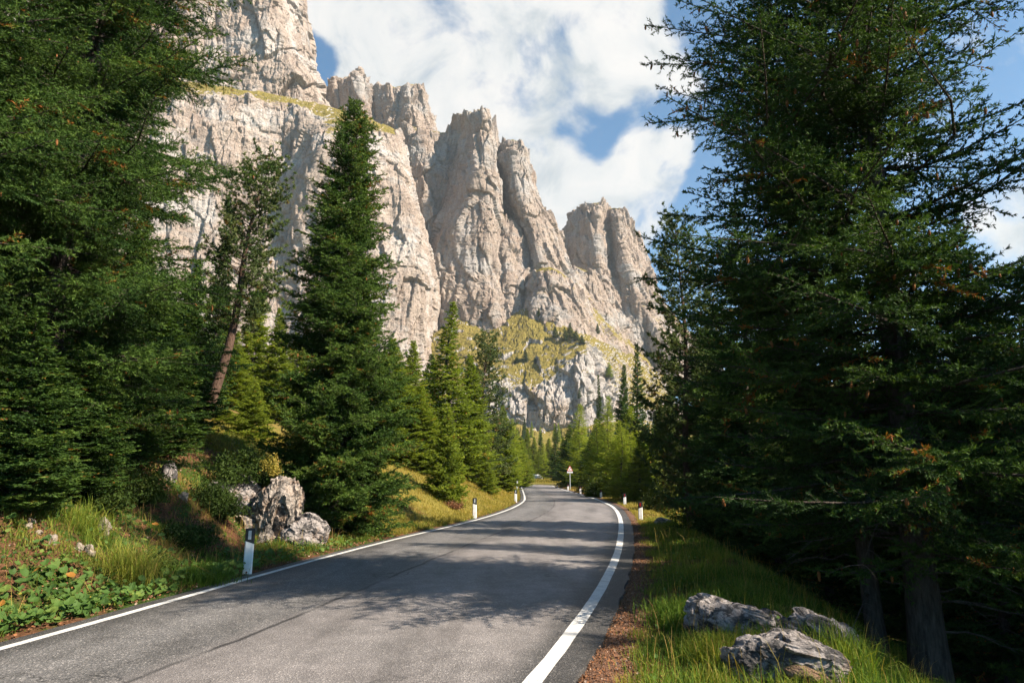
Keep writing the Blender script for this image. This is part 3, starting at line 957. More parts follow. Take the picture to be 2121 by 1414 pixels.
# wooded slopes and far ridge seen between the trees on the right
massif('hills', [
    [(1330, 880, 640), (1480, 830, 700), (1700, 800, 760), (2000, 770, 800), (2400, 720, 840), (3200, 650, 860)],
    [(1330, 930, 520), (1480, 915, 560), (1700, 900, 600), (2000, 890, 620), (2400, 870, 640), (3200, 850, 640)],
    [(1330, 985, 330), (1480, 985, 330), (1700, 985, 330), (2000, 985, 330), (2400, 985, 330), (3200, 985, 330)]],
    4.0, M['cliff_pale'], (6.0, 2.0, 0.5), 1.0, 0.2, 200, 11)


# ------------------------------------------------------------------ conifers
def needles(P0, D, L, tw, spacing, nl, w, rng, up=0.35, fwd=0.85):
    n = np.maximum(1, np.ceil(L / spacing)).astype(int)
    idx = np.repeat(np.arange(len(L)), n)
    N = len(idx)
    t = rng.rand(N)
    d = D[idx]
    base = P0[idx] + d * (t * L[idx])[:, None]
    A = nrm(np.cross(D, np.array([0.05, 0.03, 1.0])))[idx]
    B = np.cross(A, d)
    ph = rng.rand(N) * 2 * PI
    rad = A * np.cos(ph)[:, None] - B * np.sin(ph)[:, None]
    rad[:, 2] += up * rng.rand(N)
    dr = nrm(rad * 0.85 + d * fwd)
    ln = nl * rng.uniform(0.65, 1.25, N)
    sd_ = nrm(np.cross(dr, rad + 0.40 * rng.normal(size=(N, 3)))) * (w * 0.5)
    V = np.stack([base + sd_, base - sd_, base + dr * ln[:, None]], 1).reshape(-1, 3)
    F = np.arange(N * 3).reshape(-1, 3)
    tint = np.clip(tw[idx] + rng.normal(size=N) * 0.05, 0, 1)
    return V, F, tint


def kids(P0, D, L, tw, spacing, ang, fac, rng, tmin=0.15, droop=0.15, lmin=0.04, lmax=9):
    n = np.maximum(0, np.floor(L * (1 - tmin) / spacing)).astype(int)
    idx = np.repeat(np.arange(len(L)), n)
    N = len(idx)
    k = np.arange(N) - np.repeat(np.cumsum(n) - n, n)
    t = tmin + (1 - tmin) * (k + rng.rand(N)) / np.maximum(n[idx], 1)
    d = D[idx]
    A = nrm(np.cross(D, np.array([0.05, 0.03, 1.0])))[idx]
    s = np.where(k % 2 == 0, 1.0, -1.0)
    a = np.radians(rng.uniform(ang[0], ang[1], N))
    nd = d * np.cos(a)[:, None] + A * (np.sin(a) * s)[:, None]
    nd[:, 2] -= rng.uniform(-0.12, 1, N) * droop
    nd[:, 2] += rng.normal(size=N) * 0.25
    nd = nrm(nd)
    ln = np.clip(fac * L[idx] * (1.05 - t) * rng.uniform(0.6, 1.25, N), lmin, lmax)
    return P0[idx] + d * (t * L[idx])[:, None], nd, ln, np.clip(tw[idx] + rng.normal(size=N) * 0.04, 0, 1)


def conifer(seed, H, R, h0, nb, prof, slope, curv, sec, ter, ndl, leaf, bark, trunk_r=0.18, tint0=0.42, tvar=0.16, dead=0.02,
            lenvar=(0.65, 1.12), droop=0.2, wob=0.05, top_h=None, inner=0.15, side=None, lim_k=4, cones=0, up=0.35, tuft=None, skip=None, vert=0.32):
    """returns (trunk mesh, crown mesh, cone mesh or None)"""
    rng = np.random.RandomState(seed)
    # trunk
    nz = 16
    hz = np.linspace(-0.5, H, nz)
    tp = np.c_[wob * np.sin(hz * 0.7 + seed), wob * np.cos(hz * 0.55 + seed * 2), hz]
    tr = trunk_r * np.clip(1 - np.maximum(hz, 0) / H, 0.03, 1) ** 0.85
    tr[0] *= 1.5
    tr[1] *= 1.08
    TV, TF = tube_np(tp, tr, 10 if trunk_r > 0.12 else 7)
    # branches
    u = (np.arange(nb) + rng.rand(nb)) / nb
    if top_h:
        u = u ** 0.9
    hb = h0 + (H - h0) * u
    az = np.arange(nb) * 2.39996 + rng.normal(size=nb) * 0.5
    L = R * np.interp(u, *prof) * rng.uniform(lenvar[0], lenvar[1], nb) + 0.06
    if side is not None:
        L *= 1 + side[1] * np.cos(az - side[0])
    if skip is not None:
        keep = ~skip(hb, az, rng)
        u, hb, az, L = u[keep], hb[keep], az[keep], L[keep]
        nb = len(u)
    a = np.interp(u, *slope) + rng.normal(size=nb) * 0.10
    c = np.interp(u, *curv) + rng.normal(size=nb) * 0.05
    hd = np.c_[np.cos(az), np.sin(az), 0 * az]
    bz = np.c_[np.interp(hb, hz, tp[:, 0]), np.interp(hb, hz, tp[:, 1]), hb]
    kink = rng.normal(size=(nb, 2)) * 0.10

    def bp(i, t):
        p = bz[i] + hd[i] * (L[i] * t)[:, None]
        sw = np.c_[-hd[i][:, 1], hd[i][:, 0]] * (L[i] * kink[i, 0] * np.sin(t * PI * 1.3))[:, None]
        p = p.copy()
        p[:, :2] += sw
        p[:, 2] += L[i] * (a[i] * t + c[i] * t * t)
        return p
    Mseg = 6
    ts = np.linspace(0, 1, Mseg)
    ii = np.repeat(np.arange(nb), Mseg)
    BP = bp(ii, np.tile(ts, nb)).reshape(nb, Mseg, 3)
    br = np.clip(0.0075 * L + 0.005, 0.005, 0.035)[:, None] * (1 - 0.85 * ts)[None, :]
    LV, LF = tubes_many(BP, br, lim_k)
    twb = np.clip(tint0 + rng.normal(size=nb) * tvar * 0.6, 0, 0.94)
    # straight pieces of each branch carry needles on their outer part
    p0 = BP[:, 1:-1].reshape(-1, 3)
    p1 = BP[:, 2:].reshape(-1, 3)
    dl_ = np.linalg.norm(p1 - p0, axis=1)
    own = (p0, nrm(p1 - p0), dl_, np.repeat(twb, Mseg - 2))
    # side shoots
    sp, ang, fac, lmax = sec
    n = np.maximum(2, np.ceil(L * (1 - inner) / sp)).astype(int)
    idx = np.repeat(np.arange(nb), n)
    k = np.arange(len(idx)) - np.repeat(np.cumsum(n) - n, n)
    t = inner + (1 - inner) * (k + 0.8 * rng.rand(len(idx))) / n[idx]
    P = bp(idx, t)
    T = nrm(bp(idx, np.minimum(t + 0.04, 1.04)) - bp(idx, t - 0.02))
    A = nrm(np.cross(T, np.array([0, 0, 1.0])))
    aa = np.radians(rng.uniform(ang[0], ang[1], len(idx)))
    s = np.where(k % 2 == 0, 1.0, -1.0)
    D = T * np.cos(aa)[:, None] + A * (np.sin(aa) * s)[:, None]
    D[:, 2] -= rng.uniform(-0.25, 1.0, len(idx)) * droop
    D[:, 2] += rng.normal(size=len(idx)) * vert
    D = nrm(D)
    l2 = np.clip(fac * L[idx] * (1.08 - t) * rng.uniform(0.55, 1.2, len(idx)) + 0.05, 0.05, lmax)
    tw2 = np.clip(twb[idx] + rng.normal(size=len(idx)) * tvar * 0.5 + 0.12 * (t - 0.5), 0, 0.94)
    tw2[rng.rand(len(idx)) < dead] = 0.985
    sets = [own, (P, D, l2, tw2)]
    if ter:
        q = kids(P, D, l2, tw2, ter[0], (35, 55), ter[1], rng, 0.15, droop * 0.6, ter[2] if len(ter) > 2 else 0.04)
        sets.append(q)
    TP, TD, TL, TT = [np.concatenate(x) for x in zip(*sets)]
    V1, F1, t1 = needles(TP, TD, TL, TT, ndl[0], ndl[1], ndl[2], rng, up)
    if tuft:
        # dense brushes at the shoot ends (stone pine)
        e = TP + TD * (TL * 0.75)[:, None]
        V2, F2, t2 = needles(e, TD, np.full(len(e), tuft[0]), TT, tuft[1], tuft[2], tuft[3], rng, up, 0.4)
        F1 = np.concatenate([F1, F2 + len(V1)])
        V1 = np.concatenate([V1, V2])
        t1 = np.concatenate([t1, t2])
    if seed < 100:
        print('TRIS', seed, len(F1))
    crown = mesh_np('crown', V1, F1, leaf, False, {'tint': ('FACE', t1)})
    # wood of the side shoots goes with the limbs
    q = sets[1]
    SP = np.stack([q[0], q[0] + q[1] * q[2][:, None] * 0.9], 1)
    SV, SF = tubes_many(SP, np.stack([0.004 + 0.004 * q[2], 0.001 + 0 * q[2]], 1), 3)
    trunk = mesh_np('trunk', np.concatenate([TV, LV, SV]), [np.concatenate([TF, LF + len(TV), SF + len(TV) + len(LV)])], bark, True)
    cone = None
    if cones:
        i = rng.choice(len(P), min(cones, len(P)), replace=False)
        c0 = P[i] + D[i] * (l2[i] * 0.7)[:, None]
        ln = rng.uniform(0.05, 0.11, len(i))
        tt = np.array([0, 0.15, 0.55, 0.9, 1.0])
        CP = c0[:, None, :] + np.array([0, 0, -1.0]) * (ln[:, None] * tt)[:, :, None] + 0.15 * ln[:, None, None] * rng.normal(size=(len(i), 1, 3)) * tt[None, :, None]
        CV, CF = tubes_many(CP, ln[:, None] * np.array([0.05, 0.17, 0.2, 0.12, 0.02])[None, :], 5)
        cone = mesh_np('cones', CV, CF, M['cone'], True)
    return trunk, crown, cone


PROF = ([0, 0.12, 0.3, 0.6, 0.85, 1], [0.85, 1.0, 0.88, 0.55, 0.22, 0.04])
PROF_W = ([0, 0.15, 0.35, 0.6, 0.85, 1], [0.8, 1.0, 0.95, 0.7, 0.35, 0.06])
SLOPE = ([0, 0.3, 0.7, 0.9, 1], [-0.22, -0.06, 0.18, 0.6, 1.1])
CURV = ([0, 0.5, 1], [0.22, 0.16, 0.05])


def tree(name, label, cat, meshes, loc, rot=0, sc=(1, 1, 1), group=None, lean=(0, 0)):
    t = bpy.data.objects.new(name, None)
    COL.objects.link(t)
    t.empty_display_size = 0.3
    t.location = loc
    t.rotation_mode = 'ZYX'
    t.rotation_euler = (lean[0], lean[1], rot)
    t.scale = sc
    obj('trunk', meshes[0], t)
    obj('crown', meshes[1], t)
    if meshes[2] is not None:
        c = obj('cones', meshes[2], t)
        c['kind'] = 'stuff'
    return tag(t, label, cat, group)


# near trees, each grown for its own place -------------------------------------------------
RX, RY = 5.3, 9.3
near_right = conifer(11, 19, 3.75, 1.6, 310, ([0, 0.15, 0.3, 0.42, 0.5, 0.85, 1], [0.8, 1.0, 1.0, 0.92, 0.66, 0.3, 0.05]), ([0, 0.2, 0.45, 0.75, 1], [-0.22, -0.02, 0.22, 0.5, 1.0]), ([0, 0.5, 1], [0.14, 0.12, 0.05]),
                     (0.066, (38, 65), 0.34, 0.95), (0.062, 0.44), (0.0110, 0.050, 0.0160), M['spruce'], M['bark'], 0.205, 0.36, 0.2, 0.03,
                     (0.55, 1.05), 0.22, 0.04, inner=0.16, cones=420, skip=lambda h, az, r: (np.cos(az - 0.4 + 0.4) > 0.1) & (h > 4.3) & (r.rand(len(h)) < 0.78))
nr = tree('spruce_tree', 'tallest dark spruce on the right with spreading branches, its thick trunk behind the grey boulders', 'tree', near_right, (RX, RY, gz(RX, RY) - 0.1), 0.4)

near_left = conifer(21, 19, 3.15, 0.4, 370, PROF_W, ([0, 0.25, 0.5, 0.8, 1], [-0.30, -0.12, 0.05, 0.35, 1.0]), ([0, 0.5, 1], [0.22, 0.14, 0.05]),
                    (0.058, (38, 65), 0.38, 1.0), (0.060, 0.46), (0.0115, 0.060, 0.0175), M['spruce'], M['bark'], 0.22, 0.5, 0.2, 0.02,
                    (0.42, 1.22), 0.30, 0.04, cones=200)
LXY = (-8.6, 12.6)
tree('spruce_tree', 'big dense spruce at the left edge with drooping boughs in front of the cliff', 'tree', near_left, (LXY[0], LXY[1], gz(*LXY) - 0.1), 1.1)

tree('spruce_tree', 'large spruce cut off by the left edge of the picture, nearest on the left bank', 'tree', near_left, (-9.3, 9.4, gz(-9.3, 9.4) - 0.1), 3.0, (0.9, 0.9, 0.95))
tree('spruce_tree', 'large spruce behind the big left one, between it and the leaning stone pine', 'tree', near_left, (-12.6, 18.0, gz(-12.6, 18.0) - 0.1), 4.4, (0.85, 0.85, 0.82))

cs = conifer(31, 12.6, 2.15, 0.06, 640, ([0, 0.10, 0.3, 0.6, 0.82, 0.9, 1], [0.85, 1.0, 0.85, 0.62, 0.36, 0.30, 0.05]), ([0, 0.3, 0.7, 0.9, 1], [-0.12, 0.08, 0.25, 0.5, 0.9]), ([0, 0.5, 1], [0.16, 0.10, 0.05]),
             (0.056, (38, 65), 0.44, 0.62), (0.055, 0.46), (0.0120, 0.066, 0.023), M['spruce'], M['bark'], 0.15, 0.66, 0.16, 0.006,
             (0.6, 1.15), 0.22, 0.06, cones=60)
CSX, CSY = -4.8, 18.8
tree('spruce_tree', 'tall dense green spruce standing alone at the left road edge beside the rock outcrop', 'tree', cs, (CSX, CSY, gz(CSX, CSY) - 0.05), 0.0)


# ---- prototypes for the trees further off (each used through copies that share its meshes)
PR = {}


def proto(key, H, R, *a, **k):
    PR[key] = (conifer(100 + len(PR), H, R, *a, **k), H, R)


UPS = ([0, 0.3, 0.7, 0.9, 1], [-0.12, 0.05, 0.25, 0.6, 1.0])
for k_, leaf_ in (('dark', 'spruce'), ('pale', 'spruce_sun')):  # the pale set wears the needle colour with sunlight painted in
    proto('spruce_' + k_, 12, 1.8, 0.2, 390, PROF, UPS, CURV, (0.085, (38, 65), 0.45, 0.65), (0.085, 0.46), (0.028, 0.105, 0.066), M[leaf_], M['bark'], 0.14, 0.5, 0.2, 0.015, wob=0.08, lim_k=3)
    proto('slim_' + k_, 12, 1.45, 0.3, 299, ([0, 0.1, 0.35, 0.6, 0.8, 1], [0.9, 1.0, 0.78, 0.42, 0.22, 0.04]), SLOPE, CURV, (0.090, (38, 65), 0.48, 0.55), (0.090, 0.46), (0.028, 0.105, 0.062), M[leaf_], M['bark'], 0.13, 0.45, 0.2, 0.02, (0.5, 1.2), wob=0.10, lim_k=3)
proto('small', 3.6, 1.0, 0.02, 190, PROF, UPS, CURV, (0.050, (38, 65), 0.48, 0.42), (0.05, 0.46), (0.018, 0.066, 0.040), M['spruce_sun'], M['bark'], 0.06, 0.5, 0.18, 0.01, wob=0.03, lim_k=3)
proto('forest', 14, 2.6, 0.8, 325, PROF_W, SLOPE, CURV, (0.085, (38, 65), 0.42, 0.9), (0.085, 0.46), (0.024, 0.078, 0.048), M['spruce'], M['bark'], 0.17, 0.40, 0.2, 0.03, (0.5, 1.15), wob=0.08, lim_k=3)
proto('larch', 12, 2.0, 0.8, 299, ([0, 0.15, 0.4, 0.7, 1], [0.75, 1.0, 0.8, 0.45, 0.06]), UPS, CURV, (0.10, (40, 70), 0.46, 0.65), (0.09, 0.48), (0.032, 0.085, 0.045), M['larch'], M['bark'], 0.13, 0.5, 0.22, 0.0, (0.5, 1.2), droop=0.35, wob=0.10, lim_k=3)
proto('far', 10, 1.5, 0.2, 110, PROF, UPS, CURV, (0.16, (38, 65), 0.55, 0.7), None, (0.04, 0.26, 0.17), M['spruce'], M['bark'], 0.14, 0.42, 0.2, 0.0, wob=0.1, lim_k=3)
proto('far_pale', 10, 1.5, 0.2, 110, PROF, UPS, CURV, (0.16, (38, 65), 0.55, 0.7), None, (0.04, 0.26, 0.17), M['larch'], M['bark'], 0.14, 0.42, 0.2, 0.0, wob=0.1, lim_k=3)
proto('pine', 11, 1.7, 3.8, 170, ([0, 0.2, 0.5, 0.8, 1], [0.75, 1.0, 0.85, 0.75, 0.4]), ([0, 0.5, 1], [-0.1, 0.15, 0.7]), ([0, 1], [0.5, 0.4]), (0.13, (35, 60), 0.40, 0.55), (0.12, 0.48), (0.05, 0.10, 0.026), M['pine'], M['bark_pine'], 0.235, 0.5, 0.2, 0.012, (0.35, 1.2), droop=0.0, wob=0.12, inner=0.35, up=0.5, tuft=(0.08, 0.006, 0.13, 0.040))
proto('pine_full', 11, 2.0, 0.8, 210, ([0, 0.2, 0.5, 0.8, 1], [0.8, 1.0, 0.85, 0.6, 0.25]), ([0, 0.5, 1], [0.0, 0.2, 0.8]), ([0, 1], [0.4, 0.3]), (0.13, (35, 60), 0.42, 0.55), (0.12, 0.48), (0.05, 0.11, 0.036), M['pine'], M['bark_pine'], 0.16, 0.5, 0.2, 0.02, (0.4, 1.15), droop=0.0, wob=0.12, inner=0.3, up=0.5, tuft=(0.07, 0.009, 0.13, 0.046))
trng = random.Random(5)


def plant(key, px, tip, Y, rpx, label, group=None, name=None, lean=(0, 0), base=None, cat='tree'):
    meshes, H0, R0 = PR[key]
    X = float(at_y(px, 980, Y)[0])
    zt = float(at_y(px, tip, Y)[2])
    z0 = gz(X, Y) - 0.1 if base is None else base
    H = max(zt - z0, 0.5)
    r = rpx / FPX * Y
    nm = name or {'larch': 'larch_tree', 'far_pale': 'larch_tree', 'pine': 'stone_pine', 'pine_full': 'stone_pine'}.get(key, 'spruce_tree')
    return tree(nm, label, cat, meshes, (X, Y, z0), trng.uniform(0, 6.28), (r / R0, r / R0, H / H0), group, lean)


# left side, from the leaning pine outwards
plant('pine', 418, 335, 24, 84, 'tall stone pine leaning right on the left bank, its bare brown trunk exposed', None, None, (0, math.radians(9.0)))
GL = 'spruces standing on the left bank behind the roadside trees'
LB = 'dark spruce crowded in on the left bank behind the roadside trees'
plant('slim_dark', 425, 412, 27, 52, 'slender dark spruce close beside the leaning stone pine on its left', GL)
for px, tip, Y, r in [(370, 545, 31, 75), (300, 560, 36, 80), (240, 430, 30, 80), (140, 600, 34, 85), (40, 560, 26, 110), (-60, 480, 20, 140), (-160, 250, 28, 120), (330, 760, 24, 60), (210, 700, 22, 80), (60, 640, 19, 110)]:
    plant(trng.choice(['spruce_dark', 'slim_dark']), px, tip, Y, r, LB, GL)
GP = 'pale spruces in the sunny gap between the leaning pine and the lone spruce'
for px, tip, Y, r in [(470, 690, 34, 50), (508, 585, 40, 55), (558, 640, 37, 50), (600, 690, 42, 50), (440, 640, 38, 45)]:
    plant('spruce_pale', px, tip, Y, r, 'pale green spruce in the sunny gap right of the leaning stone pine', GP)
plant('small', 516, 800, 23, 48, 'small yellow-green spruce above the rock outcrop, below the leaning stone pine')
plant('small', 462, 850, 25, 42, 'little pale spruce right of the foot of the leaning stone pine')
# the row left of the road beyond the big lone spruce
GM = 'conifers in the row left of the road beyond the lone spruce'
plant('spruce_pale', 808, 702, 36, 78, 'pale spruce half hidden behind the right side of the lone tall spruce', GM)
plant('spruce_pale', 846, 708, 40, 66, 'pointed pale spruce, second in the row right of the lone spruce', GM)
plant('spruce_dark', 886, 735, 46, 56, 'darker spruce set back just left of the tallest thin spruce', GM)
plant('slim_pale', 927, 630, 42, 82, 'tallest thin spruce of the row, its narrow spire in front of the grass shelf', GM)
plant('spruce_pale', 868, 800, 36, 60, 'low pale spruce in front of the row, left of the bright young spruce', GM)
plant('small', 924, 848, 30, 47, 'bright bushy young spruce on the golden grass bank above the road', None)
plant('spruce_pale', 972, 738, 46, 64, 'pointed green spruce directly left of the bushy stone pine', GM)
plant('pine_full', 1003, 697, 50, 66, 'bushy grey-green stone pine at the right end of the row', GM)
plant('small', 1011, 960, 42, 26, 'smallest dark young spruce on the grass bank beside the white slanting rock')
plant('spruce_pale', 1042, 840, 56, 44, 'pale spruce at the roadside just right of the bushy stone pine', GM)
GF = 'distant conifers where the road bends out of sight'
FD = 'distant spruce among the trees where the road bends out of sight'
plant('larch', 1062, 868, 72, 34, 'soft pale larch above the bend, right of the row of conifers', GF)
plant('spruce_pale', 1078, 905, 88, 30, 'low yellow-green spruce at the inside of the bend', GF)
for px, tip, Y, r, k in [(1092, 888, 150, 20, 'spruce_pale'), (1106, 905, 150, 20, 'spruce_pale'), (1121, 896, 160, 16, 'slim_dark'), (1096, 925, 132, 14, 'slim_pale'), (1138, 908, 150, 22, 'spruce_pale'), (1126, 920, 135, 20, 'larch'), (1168, 905, 140, 22, 'spruce_pale'), (1085, 915, 120, 22, 'spruce_pale'), (1116, 930, 146, 14, 'slim_pale')]:
    plant(k, px, tip, Y, r, FD if k != 'larch' else 'distant golden larch where the road bends out of sight', GF)
plant('slim_dark', 1151, 884, 122, 22, 'narrow dark spruce straight above the far bend of the road', GF)
# right side of the road from the sign towards the camera
GR = 'conifers lining the right side of the road beyond the posts'
for px, tip, Y, r in [(300, 600, 16.5, 120), (375, 650, 19.5, 80), (228, 640, 14.5, 110), (35, 640, 10.3, 140), (150, 690, 11.8, 120)]:
    plant('spruce_dark', px, tip, Y, r, 'young dark spruce filling in below the boughs of the big left spruce', 'young spruces under the big left spruce')
plant('spruce_dark', 1180, 880, 84, 34, 'dark spruce standing behind the triangular road sign', GR)
plant('larch', 1202, 838, 78, 44, 'feathery pale larch rising above the road sign', GR)
plant('slim_dark', 1243, 778, 66, 20, 'very narrow dark spruce spire between two pale larches', GR)
plant('spruce_dark', 1225, 905, 62, 40, 'dark low spruce at the road edge right of the sign', GR)
plant('larch', 1262, 822, 54, 42, 'bright yellow-green larch right of the narrow dark spire', GR)
plant('spruce_dark', 1298, 758, 62, 34, 'pointed dark spruce, left of a matching taller pair', GR)
plant('larch', 1288, 872, 44, 40, 'sunny larch low down right of the narrow dark spire', GR)
plant('larch', 1238, 868, 58, 40, 'pale larch low behind the roadside posts right of the sign', GR)
plant('slim_dark', 1326, 716, 56, 44, 'tall dark spruce against the foot of the cliff, right of the road', GR)
plant('larch', 1308, 842, 46, 44, 'bright larch in full sun behind the second roadside post', GR)
plant('spruce_pale', 1272, 915, 50, 40, 'yellow-green spruce low down behind the middle roadside posts', GR)
plant('spruce_pale', 1326, 905, 42, 46, 'pale broad spruce right behind the nearest red-topped post', GR)
plant('spruce_pale', 1366, 850, 52, 46, 'pale spruce between the sunny larch and the dark wood', GR)
plant('spruce_dark', 1395, 790, 42, 60, 'dark spruce at the left edge of the shady wood', GR)
# the shady wood on the right
GW = 'dark spruces of the shady wood on the right'
LW = 'dark spruce deep in the shady wood on the right'
plant('pine_full', 1428, 462, 21, 105, 'dark conifer with tufted tip standing left of the tallest right-hand spruce', GW)
for px, tip, Y, r in [(1490, 560, 22, 110), (1560, 420, 18, 150), (1640, 560, 20, 130), (1720, 520, 20, 150), (1820, 660, 20, 130), (1930, 650, 17, 170), (2040, 640, 14, 200), (2160, 560, 12, 230), (1460, 700, 40, 80), (1560, 690, 42, 90), (2100, 640, 22, 160), (1990, 700, 28, 120), (1880, 740, 14, 150), (1700, 760, 15, 140), (1600, 840, 17, 110), (1500, 830, 21, 100)]:
    plant('forest', px, tip, Y, r, LW, GW)
second = conifer(12, 15, 2.8, 2.6, 230, PROF_W, SLOPE, CURV, (0.085, (38, 65), 0.40, 0.85), (0.08, 0.45), (0.016, 0.055, 0.026), M['spruce'], M['bark'], 0.125, 0.38, 0.2, 0.03, (0.5, 1.15))
t2 = tree('spruce_tree', 'thinner spruce trunk pressed close to the left of the thickest right-hand trunk', 'tree', second, (4.95, 9.85, gz(4.95, 9.85) - 0.1), 2.0)


def dead_branches(root, n, seed, z0, z1, r0):
    rng = np.random.RandomState(seed)
    for i in range(n):
        z = z0 + (z1 - z0) * (i + rng.rand()) / n
        a = rng.uniform(0, 2 * PI)
        L = rng.uniform(0.7, 1.9)
        t = np.linspace(0, 1, 8)
        d = np.array([math.cos(a), math.sin(a)])
        P = np.c_[np.outer(r0 * 0.7 + L * t, d) + np.c_[rng.normal(size=8), rng.normal(size=8)] * 0.02, z + L * (0.12 * t - 0.42 * t * t + 0.02 * rng.normal(size=8))]
        mb = MB().tube(P, 0.016 * (1.05 - t), 5)
        for j in range(7):
            q = 2 + rng.randint(0, 6)
            e = rng.uniform(0.15, 0.45)
            b = a + rng.choice([-1, 1]) * rng.uniform(0.5, 1.0)
            s_ = np.linspace(0, 1, 4)
            mb.tube(np.c_[P[q, 0] + e * s_ * math.cos(b), P[q, 1] + e * s_ * math.sin(b), P[q, 2] - 0.3 * e * s_ ** 2 + 0.05 * e * s_], 0.005 * (1.1 - s_), 4)
        mb.build('dead_branch', M['deadwood'], root, True)


dead_branches(nr, 12, 5, 0.7, 3.0, 0.24)
dead_branches(t2, 10, 6, 0.7, 3.6, 0.15)
# trees out of frame whose shade falls on the road
GO = 'spruces along the right of the road towards the viewer'
for X, Y, s in [(14.0, 2.6, 0.95), (9.2, -3.6, 1.0), (9.9, 8.8, 0.8), (12.5, 6.6, 1.1), (14.0, 11.0, 1.1), (7.8, 11.4, 0.5)]:
    tree('spruce_tree', 'spruce of the wood right of the road beside the viewer', 'tree', PR['forest'][0], (X, Y, gz(X, Y) - 0.1), X * 3, (s, s, s * 1.15), GO)
# far wood on both sides beyond the bend
frng = random.Random(9)
GFW = 'trees of the far wood below the cliff'
n_ = 0
while n_ < 290:
    Y = 125 + 240 * frng.random() ** 0.8
    X = frng.choice([frng.uniform(-0.42, 0.55), frng.uniform(-0.12, 0.24)]) * Y
    pxx = CX + FPX * X / Y
    if 1075 < pxx < 1185 and Y < 300:
        continue
    if 1085 < pxx < 1175 and frng.random() < 0.5:
        continue
    k = frng.choice(['far', 'far', 'far_pale'])
    sc_ = frng.uniform(0.6, 1.1)
    tree('larch_tree' if k == 'far_pale' else 'spruce_tree', 'small far larch in the wood below the cliff' if k == 'far_pale' else 'small far spruce in the wood below the cliff', 'tree', PR[k][0], (X, Y, gz(X, Y) - 0.2), frng.uniform(0, 6), (sc_, sc_, sc_), GFW)
    n_ += 1
# trees on the grass shelf and the rock above it, standing where the slope is
bpy.context.view_layer.update()
_dg = bpy.context.evaluated_depsgraph_get()
GS = 'small dark trees on the grass shelf below the towers'


def on_rock(px, py):
    d = Vector([float(k) for k in ray(px, py)]).normalized()
    org = Vector((0, 0, EYE)) + d * 300
    ok, loc, _n, _i, o_, _m = S.ray_cast(_dg, org, d)
    return loc if ok else None


for px, py, h, r, k, lab in [(1088, 748, 26, 9, 'far', 'round-topped tree alone in the middle of the grass shelf'), (1070, 752, 14, 9, 'far', 'low dark bush-like tree left of the round-topped one on the grass shelf'),
                             (1108, 752, 14, 5, 'far', 'tiny dark spruce right of the round-topped tree on the grass shelf'),
                             (1150, 700, 26, 9, 'far', 'first of the dark spruces at the foot of the grey buttress'), (1170, 706, 30, 8, 'far', 'tallest dark spruce in the clump at the buttress foot'),
                             (1181, 700, 34, 10, 'far', 'broad dark spruce in the clump at the buttress foot'), (1193, 706, 24, 9, 'far', 'short dark spruce on the right of the buttress clump'),
                             (1205, 712, 20, 8, 'far', 'last dark spruce right of the clump on the cliff rim'), (1116, 655, 20, 5, 'far', 'tiny spruce on the skyline knoll above the grass shelf'),
                             (1200, 825, 24, 5, 'far', 'thin spruce clinging to the pale lower cliff'), (1262, 780, 30, 9, 'far_pale', 'pale larch on the grassy rib right of the lower cliff'),
                             (1238, 690, 22, 6, 'far', 'dark spruce on the rib right of the buttress')]:
    p = on_rock(px, py)
    if p is None:
        continue
    H, R_ = h / FPX * p.y, r / FPX * p.y
    tree('larch_tree' if k == 'far_pale' else 'spruce_tree', lab, 'tree', PR[k][0], (p.x, p.y, p.z - 0.4), px, (R_ / 1.5, R_ / 1.5, H / 10), GS)


# ------------------------------------------------------------------ rocks
import bmesh


def boulder(name, label, cat, loc, dim, seed, mat, rot=0, tilt=(0, 0), sub=6, amp=0.22, facet=0.5, parent=None, sink=0.3, group=None):
    bm = bmesh.new()
    bmesh.ops.create_icosphere(bm, subdivisions=sub, radius=1.0)
    V = np.array([v.co[:] for v in bm.verts])
    F = np.array([[v.index for v in f.verts] for f in bm.faces])
    bm.free()
    N = V.copy()
    P = V * 1.2 + seed * 7.31
    w = P + 0.25 * np.stack([gnoise(P * 1.3 + 9), gnoise(P * 1.3 + 29), gnoise(P * 1.3 + 49)], -1)
    d1, d2, rv, dv = cells(w * 0.9)
    e1, e2, rv2, dv2 = cells(w * 2.6 + 5)
    d = 1 + amp * (1.3 * gnoise(P * 0.8) + facet * ((rv[:, 0] - 0.5) + 1.6 * ((rv - 0.5) * dv).sum(1)) + 0.32 * facet * ((rv2[:, 0] - 0.5) + 1.4 * ((rv2 - 0.5) * dv2).sum(1))
                   + 0.28 * fbm(P * 3.0, 4, 0.55, True) + 0.10 * fbm(P * 11, 3))
    V = N * d[:, None]
    V = np.sign(V) * np.abs(V) ** 0.9
    V = V * (np.array(dim) / 2)
    V[:, 2] += dim[2] * (0.5 - sink)
    me = mesh_np(name, V, F, mat, sub < 6)
    return tag(obj(name, me, None, loc, (tilt[0], tilt[1], rot)), label, cat, group)


RB = mat_boulder('boulder_rock_grey', (0.31, 0.285, 0.28), 0.5, 0.4)
RB2 = mat_boulder('outcrop_rock_tan', (0.35, 0.31, 0.28), 0.3, 0.55)
RB3 = mat_boulder('pale_rock', (0.30, 0.26, 0.22), -0.5, 0.4)
RB4 = mat_boulder('brown_rock', (0.25, 0.17, 0.12), -0.6, 0.6)


